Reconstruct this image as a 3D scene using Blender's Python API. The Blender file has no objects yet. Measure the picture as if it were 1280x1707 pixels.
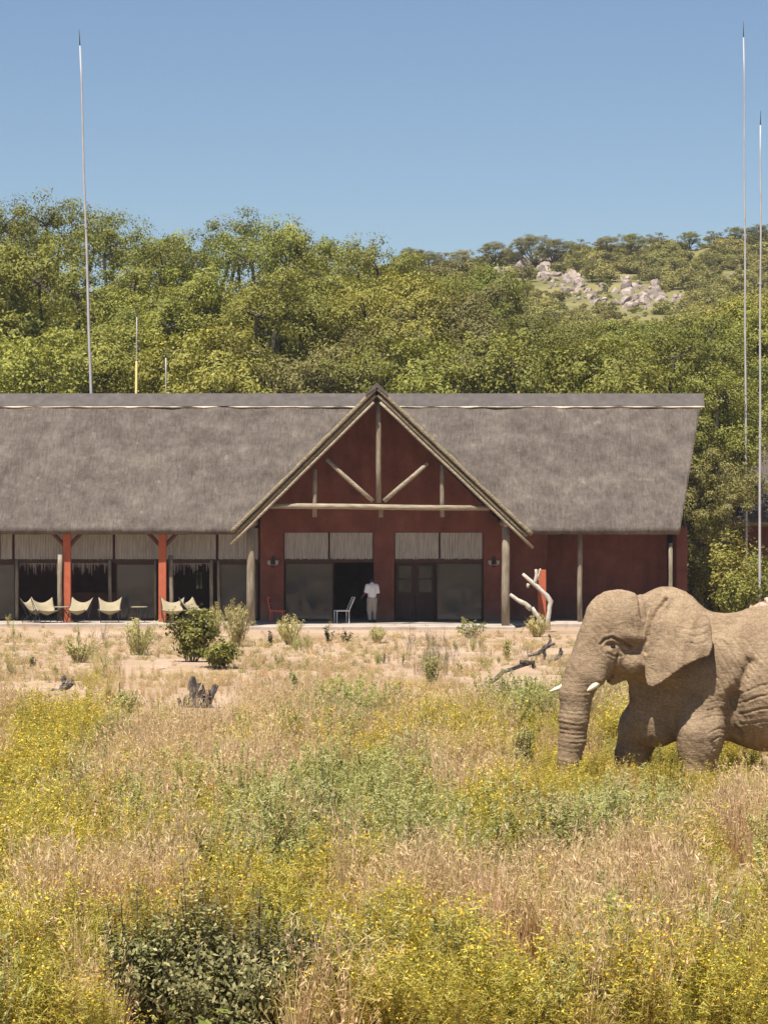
import bpy, math, random
import numpy as np
from mathutils import Vector, Matrix, noise as mnoise

S = bpy.context.scene
C = S.collection
R = math.radians

# ------------------------------------------------------------------ camera, sky, sun, exposure
EYE = 4.95            # camera height above the plain
FPX = 5040.0          # focal length in photograph pixels (1280 wide)
HOR = 832.0           # horizon row in the photograph
cam_d = bpy.data.cameras.new('camera')
cam_d.sensor_fit = 'HORIZONTAL'; cam_d.sensor_width = 36.0
cam_d.lens = 36.0 * FPX / 1280.0
cam_d.shift_y = -21.5 / 1280.0
cam_d.clip_start = 0.5; cam_d.clip_end = 6000
cam = bpy.data.objects.new('camera', cam_d); C.objects.link(cam)
cam.location = (0, 0, EYE); cam.rotation_euler = (R(90), 0, 0)
S.camera = cam

SUN_DIR = Vector((0.18, 0.39, -0.90)).normalized()     # the way the light travels
el = math.asin(-SUN_DIR.z); az = math.atan2(-SUN_DIR.x, -SUN_DIR.y)
w = bpy.data.worlds.new('World'); S.world = w; w.use_nodes = True
nt = w.node_tree; nt.nodes.clear()
sky = nt.nodes.new('ShaderNodeTexSky'); sky.sky_type = 'NISHITA'; sky.sun_disc = False
sky.sun_elevation = el; sky.sun_rotation = az
sky.altitude = 1200; sky.air_density = 1.0; sky.dust_density = 0.1; sky.ozone_density = 4.0
hs = nt.nodes.new('ShaderNodeHueSaturation'); hs.inputs['Saturation'].default_value = 0.99
bg = nt.nodes.new('ShaderNodeBackground'); bg.inputs['Strength'].default_value = 0.055
wo = nt.nodes.new('ShaderNodeOutputWorld')
nt.links.new(sky.outputs[0], hs.inputs['Color']); nt.links.new(hs.outputs[0], bg.inputs[0]); nt.links.new(bg.outputs[0], wo.inputs[0])
sun_d = bpy.data.lights.new('sun', 'SUN'); sun_d.energy = 5.0; sun_d.angle = R(0.55); sun_d.color = (1.0, 0.94, 0.84)
sun = bpy.data.objects.new('sun', sun_d); C.objects.link(sun)
sun.rotation_euler = SUN_DIR.to_track_quat('-Z', 'Y').to_euler(); sun.location = (-30, -40, 90)
S.view_settings.view_transform = 'Standard'; S.view_settings.look = 'None'
S.view_settings.exposure = 0.82; S.view_settings.gamma = 1.0; S.view_settings.use_curve_mapping = False
S.cycles.use_denoising = True
S.cycles.max_bounces = 8; S.cycles.diffuse_bounces = 3; S.cycles.transparent_max_bounces = 12

# ------------------------------------------------------------------ helpers
def gx(px, Y): return (px - 640.0) * Y / FPX
def gz(py, Y): return EYE - (py - HOR) * Y / FPX
def gy(py, z=0.0): return (EYE - z) * FPX / (py - HOR)      # distance at which ground of height z shows at row py

def tag(o, label=None, cat=None, group=None, kind=None):
    if label: o['label'] = label
    if cat: o['category'] = cat
    if group: o['group'] = group
    if kind: o['kind'] = kind
    return o

def empty(name, loc=(0, 0, 0), rz=0.0, parent=None):
    o = bpy.data.objects.new(name, None); C.objects.link(o)
    o.location = loc; o.rotation_euler = (0, 0, rz); o.parent = parent; o.empty_display_size = .2
    return o

def link(name, me, mats=None, parent=None, loc=None):
    if mats is not None and len(me.materials) == 0:
        for m in (mats if isinstance(mats, (list, tuple)) else [mats]): me.materials.append(m)
    o = bpy.data.objects.new(name, me); C.objects.link(o); o.parent = parent
    if loc is not None: o.location = loc
    return o

def np_mesh(name, V, F, mi=None, smooth=False):
    """mesh from an (n,3) array and one (or a list of) face index array(s) of 3 or 4 columns"""
    if not isinstance(F, list): F = [F]
    F = [np.asarray(f, dtype=np.int32) for f in F if len(f)]
    V = np.asarray(V, dtype=np.float32)
    me = bpy.data.meshes.new(name)
    me.vertices.add(len(V)); me.vertices.foreach_set('co', V.ravel())
    nl = sum(f.size for f in F); npoly = sum(len(f) for f in F)
    me.loops.add(nl); me.loops.foreach_set('vertex_index', np.concatenate([f.ravel() for f in F]))
    tot = np.concatenate([np.full(len(f), f.shape[1], dtype=np.int32) for f in F])
    st = np.concatenate([[0], np.cumsum(tot)[:-1]]).astype(np.int32)
    me.polygons.add(npoly); me.polygons.foreach_set('loop_start', st)
    if mi is not None: me.polygons.foreach_set('material_index', np.asarray(mi, dtype=np.int32))
    me.polygons.foreach_set('use_smooth', np.full(npoly, smooth))
    me.update(calc_edges=True); me.validate()
    return me

class MB:
    """collects boxes, tubes and sheets that become ONE mesh object"""
    def __init__(s): s.v = []; s.f = []; s.m = []; s.cm = 0
    def add(s, vs, fs):
        b = len(s.v); s.v.extend([tuple(v) for v in vs])
        for f in fs: s.f.append(tuple(i + b for i in f)); s.m.append(s.cm)
        return s
    def box(s, x0, x1, y0, y1, z0, z1):
        v = [(x, y, z) for z in (z0, z1) for y in (y0, y1) for x in (x0, x1)]
        return s.add(v, [(0, 2, 3, 1), (4, 5, 7, 6), (0, 1, 5, 4), (1, 3, 7, 5), (3, 2, 6, 7), (2, 0, 4, 6)])
    def tube(s, pts, rad, n=8, cap=True, wob=0.0, rnd=None):
        pts = [Vector(p) for p in pts]
        if not isinstance(rad, (list, tuple)): rad = [rad] * len(pts)
        b = []; up = Vector((0, 0, 1))
        t0 = (pts[1] - pts[0]).normalized()
        if abs(t0.dot(up)) > .95: up = Vector((1, 0, 0))
        for i, p in enumerate(pts):
            t = (pts[min(i + 1, len(pts) - 1)] - pts[max(i - 1, 0)]).normalized()
            a = t.cross(up).normalized(); c = t.cross(a).normalized()
            for k in range(n):
                th = 2 * math.pi * k / n
                r = rad[i] * (1 + (rnd.uniform(-wob, wob) if rnd else 0))
                b.append(p + a * (math.cos(th) * r) + c * (math.sin(th) * r))
        fs = []
        for i in range(len(pts) - 1):
            for k in range(n):
                k2 = (k + 1) % n
                fs.append((i * n + k, i * n + k2, (i + 1) * n + k2, (i + 1) * n + k))
        if cap:
            fs.append(tuple(range(n - 1, -1, -1))); fs.append(tuple((len(pts) - 1) * n + k for k in range(n)))
        return s.add(b, fs)
    def build(s, name, mat, parent=None, smooth=False, bevel=0.0):
        me = bpy.data.meshes.new(name); me.from_pydata(s.v, [], s.f); me.update()
        me.polygons.foreach_set('material_index', s.m)
        if smooth: me.polygons.foreach_set('use_smooth', [True] * len(me.polygons))
        o = link(name, me, mat, parent)
        if bevel:
            bm = o.modifiers.new('bevel', 'BEVEL'); bm.width = bevel; bm.segments = 1; bm.limit_method = 'ANGLE'
        return o

def copy_tree(o, parent=None):
    c = o.copy(); C.objects.link(c); c.parent = parent
    for ch in o.children: copy_tree(ch, c)
    return c

# ------------------------------------------------------------------ materials
def N(nt, t, **kw):
    n = nt.nodes.new(t)
    for k, v in kw.items():
        if k in n.inputs: n.inputs[k].default_value = v
        else: setattr(n, k, v)
    return n
def ramp(nt, stops):
    n = nt.nodes.new('ShaderNodeValToRGB'); e = n.color_ramp.elements
    while len(e) > 1: e.remove(e[-1])
    e[0].position = stops[0][0]; e[0].color = (*stops[0][1], 1)
    for p, c in stops[1:]:
        x = e.new(p); x.color = (*c, 1)
    return n
def new_mat(name):
    m = bpy.data.materials.new(name); m.use_nodes = True; nt = m.node_tree; nt.nodes.clear()
    o = nt.nodes.new('ShaderNodeOutputMaterial'); p = nt.nodes.new('ShaderNodeBsdfPrincipled')
    nt.links.new(p.outputs[0], o.inputs[0])
    return m, nt, p, o
def pmat(name, stops, scale=(1, 1, 1), nscale=4.0, detail=6.0, rough=0.85, bump=0.0, bscale=None, spec=0.2, dist=0.02, rnd=0.0):
    """colour ramp over a (stretched) noise in object space, with bump from a second noise"""
    m, nt, p, o = new_mat(name); L = nt.links.new
    tc = N(nt, 'ShaderNodeTexCoord'); mp = N(nt, 'ShaderNodeMapping'); mp.inputs['Scale'].default_value = scale
    L(tc.outputs['Object'], mp.inputs[0])
    n1 = N(nt, 'ShaderNodeTexNoise', Scale=nscale, Detail=detail, Roughness=0.62); L(mp.outputs[0], n1.inputs['Vector'])
    rp = ramp(nt, stops); L(n1.outputs['Fac'], rp.inputs[0])
    col = rp.outputs[0]
    if rnd:
        oi = N(nt, 'ShaderNodeObjectInfo'); h = N(nt, 'ShaderNodeHueSaturation')
        mr = N(nt, 'ShaderNodeMapRange'); mr.inputs['To Min'].default_value = 1 - rnd; mr.inputs['To Max'].default_value = 1 + rnd
        L(oi.outputs['Random'], mr.inputs[0]); L(mr.outputs[0], h.inputs['Value']); L(col, h.inputs['Color']); col = h.outputs[0]
    L(col, p.inputs['Base Color'])
    p.inputs['Roughness'].default_value = rough; p.inputs['Specular IOR Level'].default_value = spec
    if bump:
        n2 = N(nt, 'ShaderNodeTexNoise', Scale=bscale or nscale * 4, Detail=5.0); L(mp.outputs[0], n2.inputs['Vector'])
        b = N(nt, 'ShaderNodeBump', Strength=bump, Distance=dist); L(n2.outputs['Fac'], b.inputs['Height']); L(b.outputs[0], p.inputs['Normal'])
    return m
def leaf_mat(name, stops, trans=0.3, rough=0.6, vary=0.18, tint=(1.25, 1.15, 0.55)):
    """each leaf (mesh island) takes its own colour; each plant shifts a little"""
    m, nt, p, o = new_mat(name); L = nt.links.new
    g = N(nt, 'ShaderNodeNewGeometry'); rp = ramp(nt, stops); L(g.outputs['Random Per Island'], rp.inputs[0])
    oi = N(nt, 'ShaderNodeObjectInfo'); h = N(nt, 'ShaderNodeHueSaturation')
    mr = N(nt, 'ShaderNodeMapRange'); mr.inputs['To Min'].default_value = 1 - vary; mr.inputs['To Max'].default_value = 1 + vary
    L(oi.outputs['Random'], mr.inputs[0]); L(mr.outputs[0], h.inputs['Value'])
    m2 = N(nt, 'ShaderNodeMath', operation='MULTIPLY'); m2.inputs[1].default_value = 7.31
    m3 = N(nt, 'ShaderNodeMath', operation='FRACT'); L(oi.outputs['Random'], m2.inputs[0]); L(m2.outputs[0], m3.inputs[0])
    mr2 = N(nt, 'ShaderNodeMapRange'); mr2.inputs['To Min'].default_value = .485; mr2.inputs['To Max'].default_value = .513
    L(m3.outputs[0], mr2.inputs[0]); L(mr2.outputs[0], h.inputs['Hue'])
    L(rp.outputs[0], h.inputs['Color']); L(h.outputs[0], p.inputs['Base Color'])
    p.inputs['Roughness'].default_value = rough; p.inputs['Specular IOR Level'].default_value = 0.25
    t = N(nt, 'ShaderNodeBsdfTranslucent'); mx = N(nt, 'ShaderNodeMixRGB', blend_type='MULTIPLY'); mx.inputs[0].default_value = 1
    mx.inputs[2].default_value = (*tint, 1); L(h.outputs[0], mx.inputs[1]); L(mx.outputs[0], t.inputs[0])
    ms = N(nt, 'ShaderNodeMixShader'); ms.inputs[0].default_value = trans
    L(p.outputs[0], ms.inputs[1]); L(t.outputs[0], ms.inputs[2]); L(ms.outputs[0], o.inputs[0])
    return m

M = {}
def soil():
    m, nt, p, o = new_mat('sandy_soil'); L = nt.links.new
    tc = N(nt, 'ShaderNodeTexCoord')
    n1 = N(nt, 'ShaderNodeTexNoise', Scale=.22, Detail=8.0, Roughness=.65); L(tc.outputs['Object'], n1.inputs[0])
    n2 = N(nt, 'ShaderNodeTexNoise', Scale=5.0, Detail=6.0, Roughness=.7); L(tc.outputs['Object'], n2.inputs[0])
    r1 = ramp(nt, [(.3, (.27, .185, .12)), (.48, (.38, .27, .185)), (.62, (.45, .33, .235)), (.75, (.50, .375, .28))]); L(n1.outputs[0], r1.inputs[0])
    r2 = ramp(nt, [(.3, (.72, .68, .62)), (.55, (1, 1, 1)), (.75, (1.1, 1.06, 1.0))]); L(n2.outputs[0], r2.inputs[0])
    mx = N(nt, 'ShaderNodeMixRGB', blend_type='MULTIPLY'); mx.inputs[0].default_value = .8
    L(r1.outputs[0], mx.inputs[1]); L(r2.outputs[0], mx.inputs[2]); L(mx.outputs[0], p.inputs['Base Color'])
    p.inputs['Roughness'].default_value = .95; p.inputs['Specular IOR Level'].default_value = .1
    b = N(nt, 'ShaderNodeBump', Strength=.6, Distance=.06); L(n2.outputs[0], b.inputs['Height']); L(b.outputs[0], p.inputs['Normal'])
    return m
M['soil'] = soil()
M['hill'] = pmat('hill_earth', [(.35, (.13, .122, .045)), (.5, (.19, .17, .065)), (.68, (.27, .225, .10))], nscale=.12, detail=9, bump=.5, bscale=.9, dist=.3)
def thatch():
    m, nt, p, o = new_mat('weathered_thatch'); L = nt.links.new
    tc = N(nt, 'ShaderNodeTexCoord')
    mp = N(nt, 'ShaderNodeMapping'); mp.inputs['Scale'].default_value = (4.2, .7, .7); L(tc.outputs['Object'], mp.inputs[0])
    n1 = N(nt, 'ShaderNodeTexNoise', Scale=1.0, Detail=9.0, Roughness=.78); L(tc.outputs['Object'], n1.inputs[0])
    n2 = N(nt, 'ShaderNodeTexNoise', Scale=3.0, Detail=6.0, Roughness=.7); L(mp.outputs[0], n2.inputs[0])
    n3 = N(nt, 'ShaderNodeTexNoise', Scale=2.3, Detail=3.0, Roughness=.5); L(tc.outputs['Object'], n3.inputs[0])
    r1 = ramp(nt, [(.3, (.068, .055, .047)), (.45, (.106, .087, .075)), (.56, (.138, .115, .099)), (.7, (.195, .165, .14))]); L(n1.outputs[0], r1.inputs[0])
    r2 = ramp(nt, [(.28, (.60, .58, .57)), (.5, (1, 1, 1)), (.72, (1.38, 1.35, 1.3))]); L(n2.outputs[0], r2.inputs[0])
    r3 = ramp(nt, [(.66, (0, 0, 0)), (.78, (.08, .068, .05))]); L(n3.outputs[0], r3.inputs[0])
    mx = N(nt, 'ShaderNodeMixRGB', blend_type='MULTIPLY'); mx.inputs[0].default_value = .75
    L(r1.outputs[0], mx.inputs[1]); L(r2.outputs[0], mx.inputs[2])
    ad = N(nt, 'ShaderNodeMixRGB', blend_type='ADD'); ad.inputs[0].default_value = 1
    L(mx.outputs[0], ad.inputs[1]); L(r3.outputs[0], ad.inputs[2]); L(ad.outputs[0], p.inputs['Base Color'])
    p.inputs['Roughness'].default_value = .95; p.inputs['Specular IOR Level'].default_value = .08
    b = N(nt, 'ShaderNodeBump', Strength=1.0, Distance=.09); L(n2.outputs[0], b.inputs['Height']); L(b.outputs[0], p.inputs['Normal'])
    return m
M['thatch'] = thatch()
M['thatch_edge'] = pmat('cut_thatch_edge', [(.3, (.11, .09, .06)), (.5, (.25, .205, .13)), (.7, (.40, .34, .23))], scale=(2, 2, 9), nscale=3, bump=.9, dist=.03)
M['ridge'] = pmat('ridge_cement', [(.3, (.075, .064, .06)), (.6, (.105, .09, .084)), (.8, (.145, .128, .12))], nscale=3, detail=8, bump=.3)
M['mortar'] = pmat('pale_mortar', [(.3, (.42, .35, .26)), (.7, (.66, .58, .46))], nscale=4, bump=.3)
M['redwall'] = pmat('red_plaster', [(.3, (.11, .037, .026)), (.45, (.15, .052, .037)), (.6, (.18, .064, .046)), (.75, (.21, .085, .062))], nscale=1.3, detail=9, bump=.25, bscale=25, rough=.9)
def weather(m):
    """rain streaks down the plaster and dust splashed on its foot"""
    nt = m.node_tree; L = nt.links.new; p = next(n for n in nt.nodes if n.type == 'BSDF_PRINCIPLED'); src = p.inputs['Base Color'].links[0].from_socket
    tc = N(nt, 'ShaderNodeTexCoord'); mp = N(nt, 'ShaderNodeMapping'); mp.inputs['Scale'].default_value = (2.2, 2.2, .5); L(tc.outputs['Object'], mp.inputs[0])
    n1 = N(nt, 'ShaderNodeTexNoise', Scale=1.2, Detail=5.0, Roughness=.6); L(mp.outputs[0], n1.inputs[0]); r1 = ramp(nt, [(.35, (.62, .6, .6)), (.55, (1, 1, 1)), (.7, (1.25, 1.3, 1.35))]); L(n1.outputs[0], r1.inputs[0])
    m1 = N(nt, 'ShaderNodeMixRGB', blend_type='MULTIPLY'); m1.inputs[0].default_value = .38; L(src, m1.inputs[1]); L(r1.outputs[0], m1.inputs[2])
    sx = N(nt, 'ShaderNodeSeparateXYZ'); L(tc.outputs['Object'], sx.inputs[0]); mr = N(nt, 'ShaderNodeMapRange'); mr.inputs['From Min'].default_value = .1; mr.inputs['From Max'].default_value = .95; mr.inputs['To Min'].default_value = .95; mr.inputs['To Max'].default_value = 0; L(sx.outputs['Z'], mr.inputs[0])
    n2 = N(nt, 'ShaderNodeTexNoise', Scale=2.5, Detail=6.0); L(tc.outputs['Object'], n2.inputs[0]); ml = N(nt, 'ShaderNodeMath', operation='MULTIPLY'); L(mr.outputs[0], ml.inputs[0]); L(n2.outputs[0], ml.inputs[1])
    m2 = N(nt, 'ShaderNodeMixRGB'); m2.inputs[2].default_value = (.27, .185, .13, 1); L(ml.outputs[0], m2.inputs[0]); L(m1.outputs[0], m2.inputs[1]); L(m2.outputs[0], p.inputs['Base Color'])
weather(M['redwall'])
M['orange'] = pmat('orange_red_paint', [(.3, (.36, .09, .045)), (.6, (.43, .118, .06)), (.8, (.47, .135, .072))], nscale=4, bump=.2)
M['timber'] = pmat('grey_pole_timber', [(.3, (.14, .11, .08)), (.5, (.23, .19, .14)), (.7, (.34, .285, .215))], scale=(6, 6, .8), nscale=3, detail=8, bump=.5)
M['timberx'] = pmat('grey_beam_timber', [(.3, (.15, .12, .085)), (.5, (.27, .225, .16)), (.7, (.39, .335, .245))], scale=(.8, 6, 6), nscale=3, detail=8, bump=.5)
M['darkwood'] = pmat('dark_brown_joinery', [(.3, (.040, .022, .018)), (.7, (.075, .04, .03))], scale=(4, 4, 1), nscale=3, bump=.2, rough=.6)
M['frame'] = pmat('dark_red_frame', [(.3, (.085, .03, .024)), (.7, (.12, .045, .034))], nscale=4, rough=.6)
M['blind'] = pmat('pale_pleated_blind', [(.3, (.25, .235, .215)), (.5, (.35, .33, .30)), (.7, (.44, .415, .38))], scale=(6, 6, .6), nscale=2.5, bump=.2)
M['inside'] = pmat('interior_plaster', [(.3, (.10, .035, .028)), (.7, (.15, .055, .042))], nscale=2)
M['floor'] = pmat('screed_floor', [(.3, (.10, .07, .06)), (.7, (.16, .12, .10))], nscale=2)
M['slab'] = pmat('terrace_concrete', [(.3, (.30, .24, .20)), (.5, (.39, .33, .28)), (.7, (.46, .40, .34))], nscale=1.5, detail=9, bump=.3)
M['elephant'] = None
def glass():
    m, nt, p, o = new_mat('dusty_glass'); L = nt.links.new
    tr = N(nt, 'ShaderNodeBsdfTransparent'); tr.inputs[0].default_value = (.55, .55, .55, 1)
    gl = N(nt, 'ShaderNodeBsdfGlossy', Roughness=.03); gl.inputs[0].default_value = (.8, .8, .8, 1)
    df = N(nt, 'ShaderNodeBsdfDiffuse'); df.inputs[0].default_value = (.12, .115, .11, 1)
    tc = N(nt, 'ShaderNodeTexCoord'); n1 = N(nt, 'ShaderNodeTexNoise', Scale=1.1, Detail=5.0); L(tc.outputs['Object'], n1.inputs[0])
    mr = N(nt, 'ShaderNodeMapRange'); mr.inputs['To Min'].default_value = .35; mr.inputs['To Max'].default_value = .75; L(n1.outputs[0], mr.inputs[0])
    m1 = N(nt, 'ShaderNodeMixShader'); L(mr.outputs[0], m1.inputs[0]); L(tr.outputs[0], m1.inputs[1]); L(df.outputs[0], m1.inputs[2])
    fr = N(nt, 'ShaderNodeFresnel', IOR=1.5); m2 = N(nt, 'ShaderNodeMixShader'); L(fr.outputs[0], m2.inputs[0])
    L(m1.outputs[0], m2.inputs[1]); L(gl.outputs[0], m2.inputs[2]); L(m2.outputs[0], o.inputs[0])
    return m
M['glass'] = glass()
M['canvas'] = pmat('cream_canvas', [(.3, (.27, .225, .145)), (.7, (.36, .305, .205))], nscale=5, bump=.15)
M['blackmetal'] = pmat('black_iron', [(.3, (.018, .017, .018)), (.7, (.035, .032, .03))], nscale=6, rough=.5)
M['redmetal'] = pmat('red_painted_metal', [(.3, (.50, .09, .05)), (.7, (.60, .12, .07))], nscale=6, rough=.55)
M['white'] = pmat('white_paint', [(.3, (.66, .64, .60)), (.7, (.78, .76, .72))], nscale=6, rough=.6)
M['pole'] = pmat('pale_aerial_pole', [(.3, (.33, .31, .315)), (.7, (.47, .45, .455))], scale=(1, 1, .5), nscale=3, rough=.5)
M['poleyellow'] = pmat('yellow_pole_foot', [(.3, (.42, .33, .13)), (.7, (.52, .41, .17))], nscale=3, rough=.5)
M['poledark'] = pmat('dark_pole_tip', [(.3, (.05, .05, .055)), (.7, (.08, .08, .085))], nscale=3, rough=.5)
M['rock'] = pmat('pinkish_grey_rock', [(.25, (.13, .10, .085)), (.45, (.29, .23, .20)), (.6, (.38, .31, .27)), (.8, (.48, .41, .365))], nscale=.9, detail=10, bump=.8, bscale=3, dist=.15, rnd=.22)
M['rubble'] = pmat('pink_sandstone_rubble', [(.3, (.36, .25, .19)), (.7, (.55, .41, .33))], nscale=2, detail=8, bump=.6, bscale=6, rnd=.1)
M['deadwood'] = pmat('bleached_dead_wood', [(.3, (.30, .26, .21)), (.5, (.44, .40, .34)), (.7, (.54, .50, .44))], nscale=4, detail=6, bump=.5)
M['char'] = pmat('weathered_dark_wood', [(.3, (.035, .028, .024)), (.5, (.09, .075, .065)), (.7, (.22, .19, .165))], scale=(3, 3, 1), nscale=4, detail=8, bump=.8)
M['bark'] = pmat('dark_bark', [(.3, (.035, .028, .022)), (.6, (.08, .065, .05)), (.8, (.13, .11, .085))], scale=(3, 3, 1), nscale=3, detail=6, bump=.7)
M['ivory'] = pmat('ivory', [(.3, (.62, .54, .38)), (.7, (.78, .72, .56))], nscale=5, rough=.4, spec=.4)
M['eye'] = pmat('dark_eye', [(.3, (.012, .008, .006)), (.7, (.02, .014, .01))], nscale=5, rough=.15, spec=.5)
G1 = [(0, (.185, .192, .038)), (.5, (.262, .258, .05)), (1, (.355, .332, .075))]
G2 = [(0, (.135, .15, .032)), (.5, (.195, .205, .042)), (1, (.27, .265, .062))]
G3 = [(0, (.145, .135, .044)), (.5, (.20, .182, .06)), (1, (.26, .23, .085))]
M['leafA'] = leaf_mat('olive_leaves', G1)
M['leafB'] = leaf_mat('mid_green_leaves', G2)
M['leafC'] = leaf_mat('brown_green_leaves', G3)
M['leafHill'] = leaf_mat('scrub_leaves', [(0, (.16, .155, .046)), (.5, (.22, .205, .06)), (1, (.29, .26, .085))], vary=.35)
M['leafShrub'] = leaf_mat('shrub_leaves', [(0, (.07, .085, .015)), (.5, (.17, .18, .03)), (1, (.34, .33, .08))])
M['leafDark'] = leaf_mat('grey_green_leaves', [(0, (.07, .075, .026)), (.5, (.17, .17, .058)), (.85, (.31, .29, .12)), (1, (.47, .42, .21))])
M['leafBig'] = leaf_mat('broad_green_leaves', [(0, (.10, .15, .03)), (1, (.24, .27, .075))])
M['leafRound'] = leaf_mat('dark_round_leaves', [(0, (.020, .028, .010)), (1, (.055, .065, .022))], trans=.12)
M['leafSage'] = leaf_mat('sage_leaves', [(0, (.30, .31, .12)), (.5, (.43, .43, .19)), (1, (.55, .53, .27))], trans=.45)
M['feather'] = leaf_mat('feathery_weed', [(0, (.27, .255, .095)), (.5, (.45, .40, .17)), (1, (.60, .52, .27))])
M['straw'] = leaf_mat('dry_straw', [(0, (.50, .375, .18)), (.5, (.64, .50, .265)), (1, (.76, .62, .37))], trans=.45, tint=(1.1, 1.0, .8))
M['straw2'] = leaf_mat('greyish_straw', [(0, (.50, .36, .20)), (.5, (.63, .475, .28)), (1, (.74, .58, .37))], trans=.45, tint=(1.1, 1.0, .8))
M['short'] = leaf_mat('short_olive_grass', [(0, (.22, .20, .065)), (.5, (.36, .31, .12)), (1, (.50, .41, .19))], trans=.25)
M['yherb'] = leaf_mat('yellow_green_herb', [(0, (.265, .245, .048)), (.5, (.395, .35, .075)), (1, (.52, .445, .125))], trans=.42)
M['yflower'] = leaf_mat('yellow_flowers', [(0, (.60, .37, .02)), (.5, (.74, .48, .03)), (1, (.80, .58, .07))], trans=.2)
M['amber'] = leaf_mat('amber_ground_leaves', [(0, (.20, .14, .03)), (.5, (.42, .28, .05)), (1, (.58, .40, .09))])
M['twig'] = leaf_mat('brown_twig', [(0, (.07, .05, .035)), (.5, (.14, .105, .07)), (1, (.24, .19, .13))], trans=.05)

# ------------------------------------------------------------------ ground and hill
def nz(x, y, s, o=0.0): return mnoise.noise(Vector((x * s + o, y * s - o, o * .37)))
MOUNDS = []          # (x, y, rx, ry, h)
def mound(px, py, rx, ry, h):
    Y = gy(py); MOUNDS.append((gx(px, Y), Y, rx, ry, h))
mound(285, 1214, 2.0, 1.7, .34); mound(710, 1185, 1.2, 1.4, .20); mound(330, 1118, 1.6, 1.4, .12)
mound(100, 1158, 1.5, 1.2, .06); mound(1265, 1490, .9, 1.3, .06); mound(870, 1130, 1.8, 1.5, .10)
MOUNDS.append((15.2, 119.2, 1.5, 1.6, .95))
def gh(x, y):
    h = .07 * nz(x, y, .16, 3.1) + .035 * nz(x, y, .6, 7.7) + .012 * nz(x, y, 2.1, 1.3)
    k = min(1.0, max(0.0, (126 - y) / 8)) if y > 110 else 1.0
    if y > 111.5: h *= .3
    for (mx, my, rx, ry, mh) in MOUNDS:
        d = ((x - mx) / rx) ** 2 + ((y - my) / ry) ** 2
        if d < 9: h += mh * math.exp(-d * 1.3)
    return h
def hz(x, y):
    """the hill behind, rising to a crest about 400 m away and higher to the right"""
    crest = 36.2 + .068 * x if x > 0 else 36.2 + .24 * x
    crest = max(crest, 4)
    t = (y - 132) / (405 - 132)
    if t <= 0: base = -1.2 + t * 4
    elif t < 1: base = crest * (t ** 1.12)
    else: base = crest * (1 - .25 * min(1, (t - 1) * .8))
    k = min(1, max(0, t))
    return base + k * (2.0 * nz(x, y, .018, 4.4) + .8 * nz(x, y, .07, 9.1)) - (0 if t > 0 else .2)

def grid_mesh(name, xs, ys, fz):
    V = np.array([(x, y, fz(x, y)) for y in ys for x in xs], dtype=np.float32)
    nx, ny = len(xs), len(ys)
    i = np.arange(nx * ny).reshape(ny, nx)
    F = np.stack([i[:-1, :-1].ravel(), i[:-1, 1:].ravel(), i[1:, 1:].ravel(), i[1:, :-1].ravel()], 1)
    return np_mesh(name, V, F, smooth=True)
xs = sorted(set([-3000, -1200, -500, -200, -100, -60, -40, -28] + [round(-20 + .4 * i, 2) for i in range(101)] + [28, 40, 60, 100, 200, 500, 1200, 3000]))
ys = sorted(set([-300, -60, 0, 12] + [round(20 + .4 * i, 2) for i in range(260)] + [126, 130, 140, 160, 200, 300, 600, 1500, 4000]))
tag(link('ground', grid_mesh('ground', xs, ys, lambda x, y: gh(x, y) if 20 <= y <= 126 and abs(x) < 30 else (0 if y < 128 else -.3)), M['soil']), kind='structure')
xs = [-700, -500, -350, -250, -180] + [-130 + 4 * i for i in range(71)] + [170, 220, 300, 420, 600, 800]
ys = [127, 131, 134, 137] + [140 + 4 * i for i in range(76)] + [460, 500, 560, 640, 760, 900, 1200]
tag(link('hill', grid_mesh('hill', xs, ys, lambda x, y: hz(x, y)), M['hill']), kind='structure')
def ground_z(x, y): return gh(x, y) if y < 127 else max(hz(x, y), -.3)

# ------------------------------------------------------------------ leaves, trees, shrubs
def leaf_quads(c, n, ln, wd, rng, up=.35, dirs=None, spread=1.0, out=None, ow=1.0):
    """diamond leaves around the points c (n,3); `out` gives each the way it faces, so that clumps shade as volumes"""
    c = np.asarray(c); k = len(c)
    nrm = rng.normal(size=(k, 3))
    if out is None: nrm[:, 2] = np.abs(nrm[:, 2]) + up
    else: nrm = nrm * .45 + out * ow; nrm[:, 2] += up
    nrm /= np.linalg.norm(nrm, axis=1, keepdims=True)
    a = rng.normal(size=(k, 3)) * spread if dirs is None else dirs + rng.normal(size=(k, 3)) * .35 * spread
    a -= nrm * (a * nrm).sum(1, keepdims=True); a /= np.linalg.norm(a, axis=1, keepdims=True) + 1e-9
    b = np.cross(nrm, a)
    l = (ln * rng.uniform(.6, 1.25, k))[:, None]; w_ = (wd * rng.uniform(.6, 1.25, k))[:, None]
    V = np.stack([c - a * l * .5, c + b * w_ * .5 - a * l * .06, c + a * l * .5, c - b * w_ * .5 - a * l * .06], 1).reshape(-1, 3)
    F = np.arange(k * 4).reshape(k, 4)
    return V, F

def blob_points(n, rng, r=(1, 1, 1), shell=.55):
    d = rng.normal(size=(n, 3)); d /= np.linalg.norm(d, axis=1, keepdims=True)
    rad = (shell + (1 - shell) * rng.random(n)) * rng.uniform(.75, 1.08, n)
    return d * rad[:, None] * np.array(r)

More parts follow.
